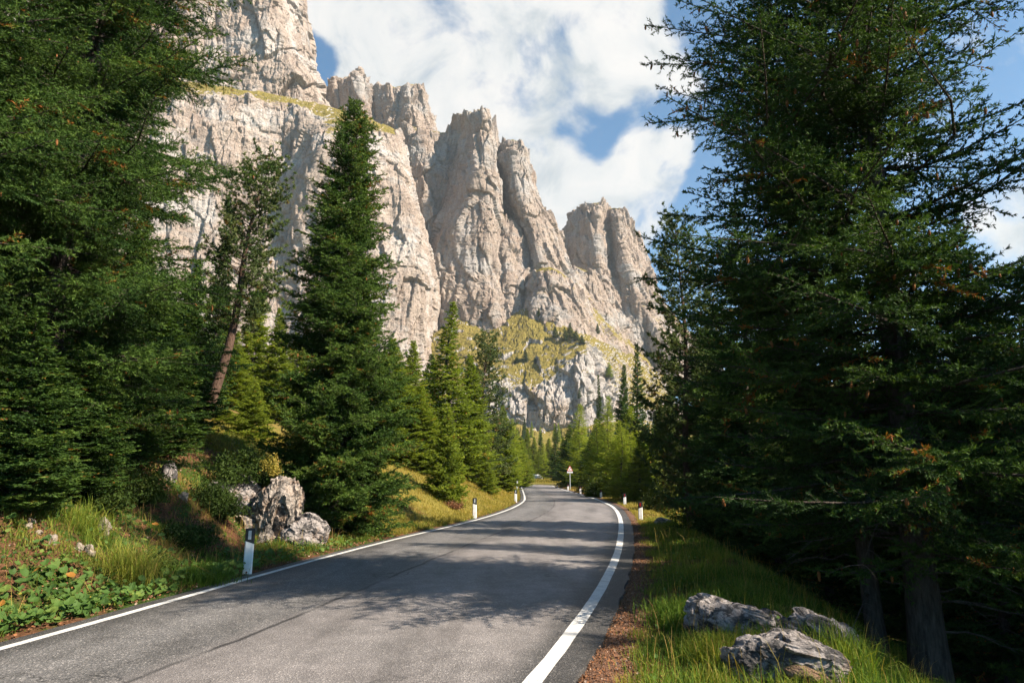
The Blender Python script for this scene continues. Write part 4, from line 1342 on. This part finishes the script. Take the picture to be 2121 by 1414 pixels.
def gpos(px, py, it=8):
    """where the view ray through a pixel meets the ground sheet"""
    dx, dy, dz = [float(k) for k in ray(px, py)]
    k = 2.0
    while k < 400:
        if EYE + dz * k < gz(dx * k, dy * k):
            break
        k *= 1.02
    lo, hi = k / 1.02, k
    for _ in range(20):
        m = (lo + hi) / 2
        if EYE + dz * m < gz(dx * m, dy * m):
            hi = m
        else:
            lo = m
    return dx * hi, dy * hi, gz(dx * hi, dy * hi)


def rock_px(label, px, py, wpx, hpx, depth, seed, mat, name='boulder', rot=0, tilt=(0, 0), sink=0.3, **k):
    x, y, z = gpos(px, py)
    u = math.hypot(y, z - EYE) / FPX
    return boulder(name, label, 'rock', (x, y, z), (wpx * u, depth, hpx * u / (1 - sink)), seed, mat, rot, tilt, sink=sink, **k)


ox, oy = -5.75, 16.9
boulder('rock_outcrop', 'tall tan rock outcrop jutting from the left bank behind the nearest post', 'rock', (ox, oy, gz(ox, oy) - 0.1), (1.25, 1.4, 2.05), 3, RB2, 0.3, (0.05, 0.16), 6, 0.34, 1.1, sink=0.30)
boulder('boulder', 'pale angular boulder at the right foot of the tan outcrop', 'rock', (ox + 0.85, oy - 0.35, gz(ox + 0.85, oy - 0.35) - 0.08), (0.95, 0.9, 0.85), 8, RB, 0.6, (0.1, 0.25), 6, 0.32, 0.9, sink=0.28)
boulder('boulder', 'boulder added in place of the shaded cleft left of the tan outcrop', 'rock', (ox - 1.1, oy + 0.3, gz(ox - 1.1, oy + 0.3) - 0.1), (1.3, 1.2, 1.3), 12, RB, 0.2, (0, 0), 6, 0.28, 0.8, sink=0.45)  # added rock body where there is only a shaded, overgrown cleft
rock_px('broad grey boulder in the right-hand grass, leftmost and highest of three', 1535, 1308, 182, 52, 0.7, 21, RB, rot=0.1, tilt=(0.05, 0.14), amp=0.24, facet=0.9, sink=0.40)
rock_px('rugged grey boulder nearest the camera in the right-hand grass', 1638, 1392, 195, 64, 0.65, 27, RB, rot=-0.2, tilt=(0.05, 0.12), amp=0.26, facet=0.9, sink=0.38)
rock_px('dark boulder furthest right under the wood, behind the other two', 1695, 1328, 132, 46, 0.6, 33, RB, rot=0.3, tilt=(0, 0.2), amp=0.26, facet=0.9, sink=0.38)
rock_px('flat brown slab in the grass at the very bottom, below the grey boulders', 1690, 1412, 120, 26, 0.35, 41, RB4, 'slab', rot=0.2, tilt=(0, 0.25), amp=0.15)
rock_px('white slanting rock on the grass bank above the far left road edge', 1040, 1003, 26, 38, 1.6, 51, RB3, rot=0.0, tilt=(0.0, 0.5), sub=5)
rock_px('pale flat rock in the verge just right of the nearest red-topped post', 1375, 1088, 38, 14, 0.5, 55, RB3, tilt=(0, 0.25), sub=5)
rock_px('upright grey-brown rock high on the left bank under the big spruce', 348, 990, 26, 36, 0.4, 61, RB, 'stone', sub=5)
GSm = 'small pale stones on the bare earth of the left bank'
for i, (px, py, w, h, lab) in enumerate([(213, 1100, 24, 24, 'fist-sized greyish stone in the middle of the left bank, beside a bright leaf'), (106, 1124, 18, 14, 'white angular stone at the edge of the bare earth patch'),
                                         (58, 1092, 9, 8, 'tiny pale stone highest on the bare earth patch'), (80, 1104, 9, 6, 'tiny flat stone in the middle of the bare earth patch'),
                                         (184, 1145, 18, 15, 'rounded stone at the lower right of the bare earth patch'), (163, 1138, 11, 12, 'small upright stone left of the rounded one'), (64, 1082, 9, 8, 'small tan stone at the top of the bare earth patch'), (380, 1032, 18, 12, 'half-buried pale stone below the upright rock on the left bank')]):
    rock_px(lab, px, py, w, h, 0.13, 70 + i, RB3, 'stone', sub=5, group=GSm, amp=0.34, facet=1.0, sink=0.42)


# ------------------------------------------------------------------ shrubs
def bush(name, label, loc, dim, n, leaf, mat, seed, tint0=0.45, group=None):
    rng = np.random.RandomState(seed)
    nc = 26
    c = rng.normal(size=(nc, 3))
    c = nrm(c) * rng.uniform(0.25, 0.85, nc)[:, None]
    c[:, 2] = np.abs(c[:, 2])
    i = rng.randint(0, nc, n)
    p = c[i] + rng.normal(size=(n, 3)) * 0.17
    p[:, 2] = np.abs(p[:, 2])
    p = p * np.array(dim) * np.array([0.5, 0.5, 1.0])
    d = nrm(rng.normal(size=(n, 3)) + np.array([0, 0, 0.5]))
    sv = nrm(np.cross(d, rng.normal(size=(n, 3)))) * leaf * 0.28
    ln = leaf * rng.uniform(0.7, 1.3, n)[:, None]
    V = np.stack([p, p + d * ln * 0.5 + sv, p + d * ln, p + d * ln * 0.5 - sv], 1).reshape(-1, 3)
    F = np.arange(n * 4).reshape(-1, 4)
    tint = np.clip(tint0 + rng.normal(size=nc)[i] * 0.12 + rng.normal(size=n) * 0.08, 0, 1)
    root = bpy.data.objects.new(name, None)
    COL.objects.link(root)
    root.location = loc
    obj('foliage', mesh_np('foliage', V, F, mat, False, {'tint': ('FACE', tint)}), root)
    ends = c * np.array(dim) * np.array([0.5, 0.5, 1.0])
    t = np.linspace(0, 1, 5)
    SP = ends[:, None, :] * t[None, :, None] * np.array([1, 1, 1.0]) + np.array([0, 0, -0.1]) * (1 - t)[None, :, None]
    SP[:, :, :2] *= (t ** 0.6)[None, :, None]
    SV, SF = tubes_many(SP, 0.012 * (1.1 - t)[None, :] * np.ones((nc, 1)) * (dim[2] ** 0.5), 4)
    obj('stems', mesh_np('stems', SV, SF, M['bark'], True), root)
    return tag(root, label, 'shrub', group)


for i, (px, py, Y, dim, leaf, n, mat, t0, lab) in enumerate([
        (505, 985, 17.2, (1.9, 1.6, 0.75), 0.07, 9000, 'shrub', 0.35, 'dark low bush growing over the top of the tan outcrop'),
        (560, 968, 17.0, (0.55, 0.6, 0.45), 0.06, 2500, 'straw', 0.6, 'golden tuft of leaves on the peak of the tan outcrop'),
        (290, 985, 13.5, (1.5, 1.2, 0.6), 0.06, 7000, 'shrub', 0.5, 'green bilberry bush under the left spruce beside the upright rock'),
        (215, 1010, 12.0, (1.0, 0.9, 0.45), 0.06, 4500, 'shrub', 0.45, 'smaller green bush on the left bank below the spruce boughs'),
        (452, 1060, 15.6, (1.5, 1.0, 0.8), 0.055, 9000, 'shrub', 0.3, 'dark tangled bush hiding the left side of the tan outcrop'),
        (330, 1120, 11.3, (0.9, 0.7, 0.35), 0.05, 4000, 'shrub', 0.5, 'low green bush in the middle of the left bank, beside the bright tuft'),
        (40, 985, 11.0, (1.3, 0.8, 0.22), 0.045, 2600, 'litter', 0.12, 'dead brown undergrowth below the spruce at the left edge'),
        (395, 1075, 13.2, (1.3, 1.0, 0.45), 0.06, 5500, 'shrub', 0.25, 'dark green bush low on the left bank behind the nearest post'),
        (1375, 985, 33, (2.2, 2.0, 2.6), 0.10, 9000, 'shrub', 0.75, 'thin grey-green leafy shrub at the edge of the wood, right of the posts'),
        (1240, 1000, 52, (2.4, 2.0, 1.7), 0.14, 5000, 'shrub', 0.6, 'leafy shrub behind the roadside posts, right of the sign'),
        (940, 1048, 29, (1.2, 0.8, 0.35), 0.06, 2500, 'litter', 0.55, 'brown dried-up bush beside the second post on the left'),
        (1460, 1120, 20, (2.4, 1.6, 0.9), 0.08, 6000, 'shrub', 0.3, 'dark bush at the edge of the verge under the wood')]):
    X = float(at_y(px, 980, Y)[0])
    zb = gz(X, Y)
    if i < 2:
        zb = float(at_y(px, py, Y)[2]) - 0.15
    bush('shrub', lab, (X, Y, zb - 0.03), dim, n, leaf, M[mat], 200 + i, t0)


# ------------------------------------------------------------------ grass, leaves and litter
def blades(name, x, y, h, w, tint, mat, seed, lean=0.45, label=None, lift=0.0):
    rng = np.random.RandomState(seed)
    n = len(x)
    z = ground_z(x, y) - 0.01 + lift
    a = rng.uniform(0, 2 * PI, n)
    dx, dy = np.cos(a), np.sin(a)
    l = np.abs(rng.normal(size=n)) * lean + 0.08
    b = np.stack([x, y, z], -1)
    d = np.stack([dx, dy, 0 * dx], -1)
    s = np.stack([-dy, dx, 0 * dx], -1)
    tw = rng.uniform(-1, 1, n)[:, None]
    s = nrm(s + d * tw)
    up = np.array([0, 0, 1.0])
    hh = h[:, None]
    l = np.minimum(l, 1.6)[:, None]
    m1 = b + up * hh * 0.45 + d * hh * l * 0.22
    m2 = b + up * hh * (0.80 - 0.12 * l) + d * hh * l * 0.58
    tp = b + up * hh * (1.0 - 0.35 * l) + d * hh * l * 1.0
    ww = w[:, None] * 0.5
    V = np.stack([b - s * ww, b + s * ww, m1 + s * ww * 0.95, m1 - s * ww * 0.95, m2 + s * ww * 0.65, m2 - s * ww * 0.65, tp], 1).reshape(-1, 3)
    o = np.arange(n) * 7
    f4 = np.concatenate([np.stack([o, o + 1, o + 2, o + 3], -1), np.stack([o + 3, o + 2, o + 4, o + 5], -1)])
    f3 = np.stack([o + 5, o + 4, o + 6], -1)
    tt = np.concatenate([tint, tint, tint])
    me = mesh_np(name, V, [f4, f3], mat, False, {'tint': ('FACE', np.clip(tt, 0, 1))})
    return tag(obj(name, me), label, None, None, 'stuff')


grng = np.random.RandomState(77)


def scatter_right(n, y0, y1, d0, d1, pw=1.0):
    y = y0 + (y1 - y0) * grng.rand(n) ** pw
    d = d0 + (d1 - d0) * grng.rand(n)
    return xr(y) + (REDGE + d) / cr(y), y, d


def scatter_left(n, y0, y1, d0, d1, pw=1.0, pd=1.0):
    y = y0 + (y1 - y0) * grng.rand(n) ** pw
    d = d0 + (d1 - d0) * grng.rand(n) ** pd
    return xl(y) - (LEDGE + d) / cl(y), y, d


def clump(x, y, s, k=0):
    return gnoise(np.stack([x * s, y * s, 0 * x + k], -1))


# right verge
x, y, d = scatter_right(170000, 3.6, 26, 0.12, 5.2, 1.5)
c1, c2 = clump(x, y, 1.1), clump(x, y, 3.2, 9)
keep = (grng.rand(len(x)) < 0.55 + 0.6 * c1 + 0.35 * c2 + 0.2) & (d + 0.35 * c2 + 0.2 * c1 > 0.26 + 0.25 * grng.rand(len(x))) & (grng.rand(len(x)) > sstep(3.0, 5.0, d))
x, y, d, c1, c2 = x[keep], y[keep], d[keep], c1[keep], c2[keep]
h = (0.10 + 0.13 * np.clip(c1 + 0.45, 0, 1) + 0.07 * np.clip(c2, 0, 1)) * grng.uniform(0.5, 1.4, len(x)) * (0.55 + 0.45 * sstep(0.3, 1.0, d))
t = 0.41 + 0.30 * c2 + 0.26 * clump(x, y, 0.6, 4) + grng.normal(size=len(x)) * 0.15 - 0.1 * sstep(1.5, 3, d) + 0.25 * (1 - sstep(0.2, 0.7, d))
blades('grass', x, y, h, 0.0045 + 0.00018 * y * grng.uniform(0.7, 1.3, len(x)), t, M['grass'], 1, 0.55)
# thin dry stalks standing above the verge and the bank
x, y, d = scatter_right(900, 3.8, 20, 0.5, 3.2, 1.4)
blades('dry_stalks', x, y, grng.uniform(0.25, 0.55, len(x)), 0.0028 + 0.00016 * y, 0.80 + grng.normal(size=len(x)) * 0.12, M['straw'], 11, 0.35)
x, y, d = scatter_left(1300, 4.8, 18, 0.3, 5, 1.3)
blades('dry_stalks', x, y, grng.uniform(0.2, 0.5, len(x)), 0.003 + 0.0002 * y, 0.80 + grng.normal(size=len(x)) * 0.15, M['straw'], 12, 0.6)
# far right verge
x, y, d = scatter_right(42000, 24, 96, 0.25, 5.0, 1.6)
c2 = clump(x, y, 1.2, 9)
t = 0.60 + 0.25 * c2 + 0.25 * sstep(38, 55, y) + grng.normal(size=len(x)) * 0.12
blades('grass', x, y, (0.13 + 0.08 * c2) * grng.uniform(0.5, 1.4, len(x)), 0.004 + 0.0003 * y, t, M['straw'], 2, 0.6)
# left bank, rough and patchy
x, y, d = scatter_left(170000, 4.5, 24, 0.10, 7.5, 1.25, 1.2)
c1, c2 = clump(x, y, 0.75, 3), clump(x, y, 2.6, 5)
bare = clump(x, y, 0.45, 12) + 0.5 * clump(x, y, 1.3, 15)
keep = (grng.rand(len(x)) < 0.62 + 0.7 * c1 + 0.5 * c2) & (bare < 0.10 + 0.18 * grng.rand(len(x))) & (d > 0.06 + 0.18 * grng.rand(len(x)))
x, y, d, c1, c2 = x[keep], y[keep], d[keep], c1[keep], c2[keep]
h = (0.07 + 0.15 * np.clip(c2 + 0.2, 0, 1)) * grng.uniform(0.5, 1.4, len(x))
t = 0.33 + 0.35 * c1 + 0.2 * c2 + grng.normal(size=len(x)) * 0.16 + 0.45 * sstep(0.05, 0.3, clump(x, y, 1.0, 40))
blades('grass', x, y, h, 0.005 + 0.00022 * y, t, M['grass'], 3, 0.8)
# golden bank further along
x, y, d = scatter_left(120000, 19.5, 92, 0.08, 10, 1.7, 1.2)
c1, c2 = clump(x, y, 0.5, 3), clump(x, y, 1.7, 5)
h = (0.12 + 0.12 * np.clip(c2 + 0.2, 0, 1)) * grng.uniform(0.5, 1.4, len(x))
t = 0.45 + 0.3 * c1 + 0.25 * c2 + grng.normal(size=len(x)) * 0.13 + 0.1 * sstep(22, 30, y)
blades('meadow_grass', x, y, h, 0.004 + 0.0003 * y, t, M['straw'], 4, 0.7)
# meadow beyond the bend
n = 26000
y = 118.5 + 50 * grng.rand(n) ** 1.5
x = grng.uniform(-0.05, 0.14, n) * y
blades('meadow_grass', x, y, grng.uniform(0.15, 0.4, n), np.full(n, 0.05), 0.55 + grng.normal(size=n) * 0.15, M['straw'], 5, 0.6)


# long bright tufts, each a plant of its own
def tuft(label, px, py, h, n, seed, t0=0.55, spread=0.16, lean=0.9):
    x0, y0, z0 = gpos(px, py)
    rng = np.random.RandomState(seed)
    x = x0 + rng.normal(size=n) * spread
    y = y0 + rng.normal(size=n) * spread
    o = blades('grass_tuft', x, y, h * rng.uniform(0.5, 1.25, n), np.full(n, 0.0052 + 0.0002 * y0), t0 + rng.normal(size=n) * 0.12, M['grass'], seed, lean)
    del o['kind']
    return tag(o, label, 'grass tuft')


tuft('long bright overhanging grass tuft low on the left bank', 270, 1215, 0.62, 900, 301, 0.66, 0.17, 1.0)
tuft('dark green grass tuft at the left road edge before the nearest post', 420, 1205, 0.34, 900, 302, 0.28, 0.22)
tuft('coarse grass tuft beside the bare earth, left of the greyish stone', 175, 1100, 0.40, 600, 303, 0.55, 0.18)
tuft('lush deep-green grass tuft left of the broad grey boulder', 1425, 1300, 0.34, 1500, 304, 0.34, 0.19, 0.6)
tuft('yellowish grass tuft between the two front grey boulders', 1500, 1365, 0.26, 900, 305, 0.62, 0.16, 0.6)
tuft('tall grass tuft right of the nearest grey boulder', 1755, 1390, 0.36, 700, 306, 0.5, 0.14, 0.5)
tuft('grass tuft at the bottom edge below the grey boulders', 1580, 1408, 0.22, 700, 307, 0.48, 0.12, 0.6)


def leaves(name, x, y, size, tint, mat, seed, rise=0.08, k=8, flat=0.35, kind='stuff'):
    rng = np.random.RandomState(seed)
    n = len(x)
    z = ground_z(x, y) + rise * rng.uniform(0.2, 1.0, n)
    nr_ = nrm(np.stack([rng.normal(size=n) * flat + 0.25, rng.normal(size=n) * flat - 0.35, np.ones(n)], -1))
    A = nrm(np.cross(nr_, np.array([0.3, 0.9, 0.1])))
    B = np.cross(nr_, A)
    th = np.arange(k) * 2 * PI / k
    rr = size[:, None] * 0.5 * (1 + 0.13 * rng.normal(size=(n, k)))
    rr[:, 0] *= 0.55
    c = np.stack([x, y, z], -1)
    ring = c[:, None, :] + rr[..., None] * (np.cos(th)[None, :, None] * A[:, None, :] + np.sin(th)[None, :, None] * B[:, None, :]) + nr_[:, None, :] * (size * 0.12)[:, None, None]
    V = np.concatenate([c[:, None, :], ring], 1).reshape(-1, 3)
    o = np.arange(n)[:, None] * (k + 1)
    j = np.arange(k)[None, :]
    F = np.stack([o + 0 * j, o + 1 + j, o + 1 + (j + 1) % k], -1).reshape(-1, 3)
    me = mesh_np(name, V, F, mat, False, {'tint': ('FACE', np.repeat(np.clip(tint, 0, 1), k))})
    return tag(obj(name, me), None, None, None, kind)


x, y, d = scatter_left(9000, 4.6, 17, 0.06, 3.4, 1.4, 1.6)
c1 = clump(x, y, 0.8, 21) + 0.5 * clump(x, y, 2.2, 22)
keep = grng.rand(len(x)) < np.clip(0.25 + 1.3 * c1 + 0.55 * (1 - sstep(0.3, 1.6, d)), 0, 1) * (1 - 0.8 * sstep(10, 14, y))
x, y, d = x[keep], y[keep], d[keep]
leaves('broadleaf_plants', x, y, 0.03 + 0.10 * grng.rand(len(x)) ** 1.6, 0.45 + 0.3 * clump(x, y, 1.5, 31) + grng.normal(size=len(x)) * 0.14 + 0.4 * (grng.rand(len(x)) < 0.03), M['broad'], 41, 0.20, 8, 0.62)
x, y, d = scatter_right(3500, 3.8, 20, 0.5, 3.0, 1.4)
keep = grng.rand(len(x)) < 0.3 + 1.2 * clump(x, y, 1.3, 44)
x, y = x[keep], y[keep]
leaves('broadleaf_plants', x, y, grng.uniform(0.02, 0.06, len(x)), 0.4 + grng.normal(size=len(x)) * 0.18, M['broad'], 42, 0.14)
x, y, d = scatter_left(14000, 4.6, 19, 0.2, 6.5, 1.3)
keep = grng.rand(len(x)) < 0.35 + 1.1 * clump(x, y, 0.9, 61)
x, y = x[keep], y[keep]
leaves('broadleaf_plants', x, y, 0.018 + 0.045 * grng.rand(len(x)), 0.38 + 0.4 * clump(x, y, 0.8, 63) + grng.normal(size=len(x)) * 0.2, M['broad'], 45, 0.16, 6, 0.8)
# litter of needles, bark and leaf bits along the right shoulder and on the bank
x, y, d = scatter_right(26000, 3.6, 26, -0.04, 0.75, 1.5)
leaves('pine_litter', x, y, grng.uniform(0.006, 0.030, len(x)), 0.5 + grng.normal(size=len(x)) * 0.25, M['litter'], 43, 0.012, 5, 0.6)
x, y, d = scatter_left(26000, 4.6, 22, -0.02, 5, 1.2)
leaves('pine_litter', x, y, grng.uniform(0.010, 0.045, len(x)), 0.45 + grng.normal(size=len(x)) * 0.25, M['litter'], 44, 0.04, 5, 0.6)


# ------------------------------------------------------------------ roadside posts
def delineator(label, px, py, hpx, side, tilt=0.0, plain_top=False, group='white roadside marker posts'):
    x, y, z = gpos(px, py)
    u = math.hypot(y, z - EYE) / FPX
    h = max(hpx * u, 0.5)
    t = bpy.data.objects.new('marker_post', None)
    COL.objects.link(t)
    t.location = (x, y, z - 0.02)
    t.rotation_euler = (0.0, tilt, math.atan2(-x, y) * 0.3)
    w, dp = 0.078, 0.052
    sec = [(-w, -dp * 0.7), (-w * 0.75, -dp), (w * 0.75, -dp), (w, -dp * 0.7), (w * 0.62, dp), (-w * 0.62, dp)]
    b0 = h * 0.70 if not plain_top else h
    sl = (lambda zz: (lambda X, Y: zz + X * 0.32 * (1 if side == 'right' else -1)))
    MB().prism(sec, -0.3, sl(b0) if not plain_top else h).build('body', M['white'], t)
    if not plain_top:
        sec2 = [(a * 1.03, b * 1.03) for a, b in sec]
        MB().prism(sec2, sl(b0), sl(h) if False else h).build('band', M['black'], t)
        rw, r0, r1 = (0.026, b0 + 0.05, h - 0.035)
        mb = MB()
        f = -dp * 1.03
        mb.prism([(-rw, f - 0.008), (rw, f - 0.008), (rw, f - 0.0005), (-rw, f - 0.0005)], r0, max(r1, r0 + 0.04))
        mb.build('reflector', M['reflr'] if side == 'right' else M['reflw'], t)
    return tag(t, label, 'marker post', group)


delineator('nearest left marker post, black band with pale reflector, in front of the tan outcrop', 513, 1187, 88, 'left', 0.01)
delineator('left marker post with black top on the golden grass verge beside the brown bush', 983, 1072, 40, 'left', 0.0)
delineator('left marker post with dark band at the inside of the far bend', 1068, 1040, 26, 'left', 0.0)
delineator('slim all-white pole further along the left edge beyond the banded post', 1070.5, 1016, 24, 'left', 0.03, True)
delineator('nearest right marker post, red-and-black top, on the grass verge', 1327, 1079, 39, 'right', 0.0)
delineator('second right marker post from the camera, with dark red top', 1294, 1046, 24, 'right', 0.0)
delineator('third right marker post from the camera, short and mostly white', 1245, 1031, 17, 'right', 0.0)
delineator('right marker post with small dark top standing right of the sign pole', 1202, 1022.5, 14, 'right', 0.0)
delineator('right marker post directly left of the sign pole', 1176.5, 1016, 13, 'right', 0.0)
delineator('furthest right marker post, tiny and white, left of the sign', 1154.5, 1010, 9, 'right', 0.0)

# ------------------------------------------------------------------ warning sign
sx, sy, sz = gpos(1181, 1014)
us_ = sy / FPX
sg = bpy.data.objects.new('road_sign', None)
COL.objects.link(sg)
sg.location = (sx, sy, sz)
tag(sg, 'triangular red-bordered warning sign with white plate on a grey pole at the right', 'road sign')
top = 49 * us_
MB().tube([(0, 0, -0.4), (0, 0, top - 0.25)], 0.036, 10).build('pole', M['steel'], sg, True)


def tri(w, h, z0, r=0.12):
    pts = []
    base = [(-w / 2, z0), (w / 2, z0), (0, z0 + h)]
    for i in range(3):
        p0, p1, p2 = np.array(base[i - 1]), np.array(base[i]), np.array(base[(i + 1) % 3])
        a, b = p1 + (p0 - p1) * r, p1 + (p2 - p1) * r
        for s_ in (0, 0.33, 0.67, 1):
            pts.append((1 - s_) ** 2 * a + 2 * s_ * (1 - s_) * p1 + s_ ** 2 * b)
    return np.array(pts)


def plate(poly, y0, y1):
    """polygon in x,z given thickness along y"""
    k = len(poly)
    V = np.concatenate([np.c_[poly[:, 0], np.full(k, y0), poly[:, 1]], np.c_[poly[:, 0], np.full(k, y1), poly[:, 1]],
                        [[poly[:, 0].mean(), y0, poly[:, 1].mean()], [poly[:, 0].mean(), y1, poly[:, 1].mean()]]])
    f4 = [[i, (i + 1) % k, k + (i + 1) % k, k + i] for i in range(k)]
    f3 = [[i, (i + 1) % k, 2 * k] for i in range(k)] + [[k + (i + 1) % k, k + i, 2 * k + 1] for i in range(k)]
    return MB().add(V, f3, f4)


sw, sh = 12.6 * us_, 11.6 * us_
zb_ = top - sh
pl = plate(tri(sw, sh, zb_), -0.060, -0.040).build('warning_triangle', M['signred'], sg)
plate(tri(sw * 0.70, sh * 0.70, zb_ + sh * 0.115, 0.06), -0.064, -0.0605).build('white_field', M['signwhite'], pl)
mb = MB()
z1 = zb_ + sh * 0.20
q = sw * 0.012
pth = np.array([(-0.10, 0.0), (-0.10, 0.10), (0.02, 0.18), (0.08, 0.22), (0.08, 0.34)]) * sw
V = [(x_ + s_ * 0.045 * sw, z_ + z1) for s_ in (-1, 1) for x_, z_ in (pth if s_ < 0 else pth[::-1])]
Vn = np.array(V)
half_ = len(pth)
for i in range(half_ - 1):
    quad = np.array([Vn[i], Vn[i + 1], Vn[2 * half_ - 2 - i], Vn[2 * half_ - 1 - i]])
    k_ = np.concatenate([np.c_[quad[:, 0], np.full(4, -0.0675), quad[:, 1]], np.c_[quad[:, 0], np.full(4, -0.0645), quad[:, 1]]])
    mb.add(k_, None, [[0, 1, 2, 3], [4, 7, 6, 5], [0, 4, 5, 1], [1, 5, 6, 2], [2, 6, 7, 3], [3, 7, 4, 0]])
mb.build('bend_symbol', M['signblack'], pl)
pw_, ph_ = 11.6 * us_, 3.4 * us_
zq = zb_ - 0.03 - ph_
pp = plate(np.array([(-pw_ / 2, zq), (pw_ / 2, zq), (pw_ / 2, zq + ph_), (-pw_ / 2, zq + ph_)]), -0.058, -0.040).build('lower_plate', M['signwhite'], sg)
plate(np.array([(-pw_ * 0.40, zq + ph_ * 0.62), (pw_ * 0.40, zq + ph_ * 0.62), (pw_ * 0.40, zq + ph_ * 0.80), (-pw_ * 0.40, zq + ph_ * 0.80)]), -0.0615, -0.0585).build('shadow_line', M['steel'], pp)  # shadow line along the plate's upper part, modelled as a thin grey strip

# ------------------------------------------------------------------ white car half hidden by the grass beyond the bend
cr_root = bpy.data.objects.new('parked_car', None)
COL.objects.link(cr_root)
cy0 = 138.0
cx0 = float(at_y(1104, 985, cy0)[0])
cr_root.location = (cx0, cy0, gz(cx0, cy0) - 0.55)
cr_root.rotation_euler = (0, 0, 2.2)
tag(cr_root, 'white parked car half hidden in the golden grass beyond the far bend', 'car')
prof_ = np.array([(-2.0, 0.35), (2.0, 0.35), (2.08, 0.62), (1.95, 0.82), (1.05, 0.92), (0.35, 1.38), (-1.0, 1.42), (-1.75, 1.0), (-2.05, 0.9)])
k = len(prof_)
V = np.concatenate([np.c_[prof_[:, 0], np.full(k, s_ * 0.82) * (1 - 0.14 * (prof_[:, 1] > 1.2)), prof_[:, 1]] for s_ in (-1, 1)] + [[[0, -0.82, 0.7], [0, 0.82, 0.7]]])
MB().add(V, [[i, (i + 1) % k, 2 * k] for i in range(k)] + [[k + (i + 1) % k, k + i, 2 * k + 1] for i in range(k)], [[i, k + i, k + (i + 1) % k, (i + 1) % k] for i in range(k)]).build('body', M['carpaint'], cr_root)
for s_ in (-1, 1):
    wn_ = np.array([(0.75, 0.95), (0.28, 1.30), (-0.95, 1.33), (-1.45, 1.0)])
    plate(wn_, s_ * 0.80, s_ * 0.825).build('side_window', M['carglass'], cr_root)
    for xx in (-1.25, 1.3):
        wh = obj('wheel', mesh_np('wheel', *tube_np([(xx, s_ * 0.66, 0.32), (xx, s_ * 0.70, 0.32), (xx, s_ * 0.84, 0.32), (xx, s_ * 0.85, 0.32)], [0.05, 0.32, 0.32, 0.05], 20), M['rubber'], True), cr_root)
ws = np.array([[1.08, -0.66, 0.935], [1.08, 0.66, 0.935], [0.42, 0.60, 1.365], [0.42, -0.60, 1.365]])
MB().add(np.concatenate([ws, ws + np.array([0.03, 0, 0.03])]), None, [[4, 5, 6, 7], [3, 2, 1, 0], [0, 1, 5, 4], [1, 2, 6, 5], [2, 3, 7, 6], [3, 0, 4, 7]]).build('windscreen', M['carglass'], cr_root)

# ------------------------------------------------------------------ thin mountain air
hm = bpy.data.materials.new('haze_air')
hm.use_nodes = True
hnt = hm.node_tree
hnt.nodes.remove(hnt.nodes['Principled BSDF'])
pv = node(hnt, 'ShaderNodeVolumePrincipled')
pv.inputs['Color'].default_value = (0.80, 0.88, 0.95, 1)
pv.inputs['Density'].default_value = 0.00014
pv.inputs['Anisotropy'].default_value = 0.2
hnt.links.new(pv.outputs[0], hnt.nodes['Material Output'].inputs['Volume'])
hb = MB().prism([(-3600, -460), (3600, -460), (3600, 3950), (-3600, 3950)], -40, 620).build('haze', hm)
tag(hb, kind='stuff')
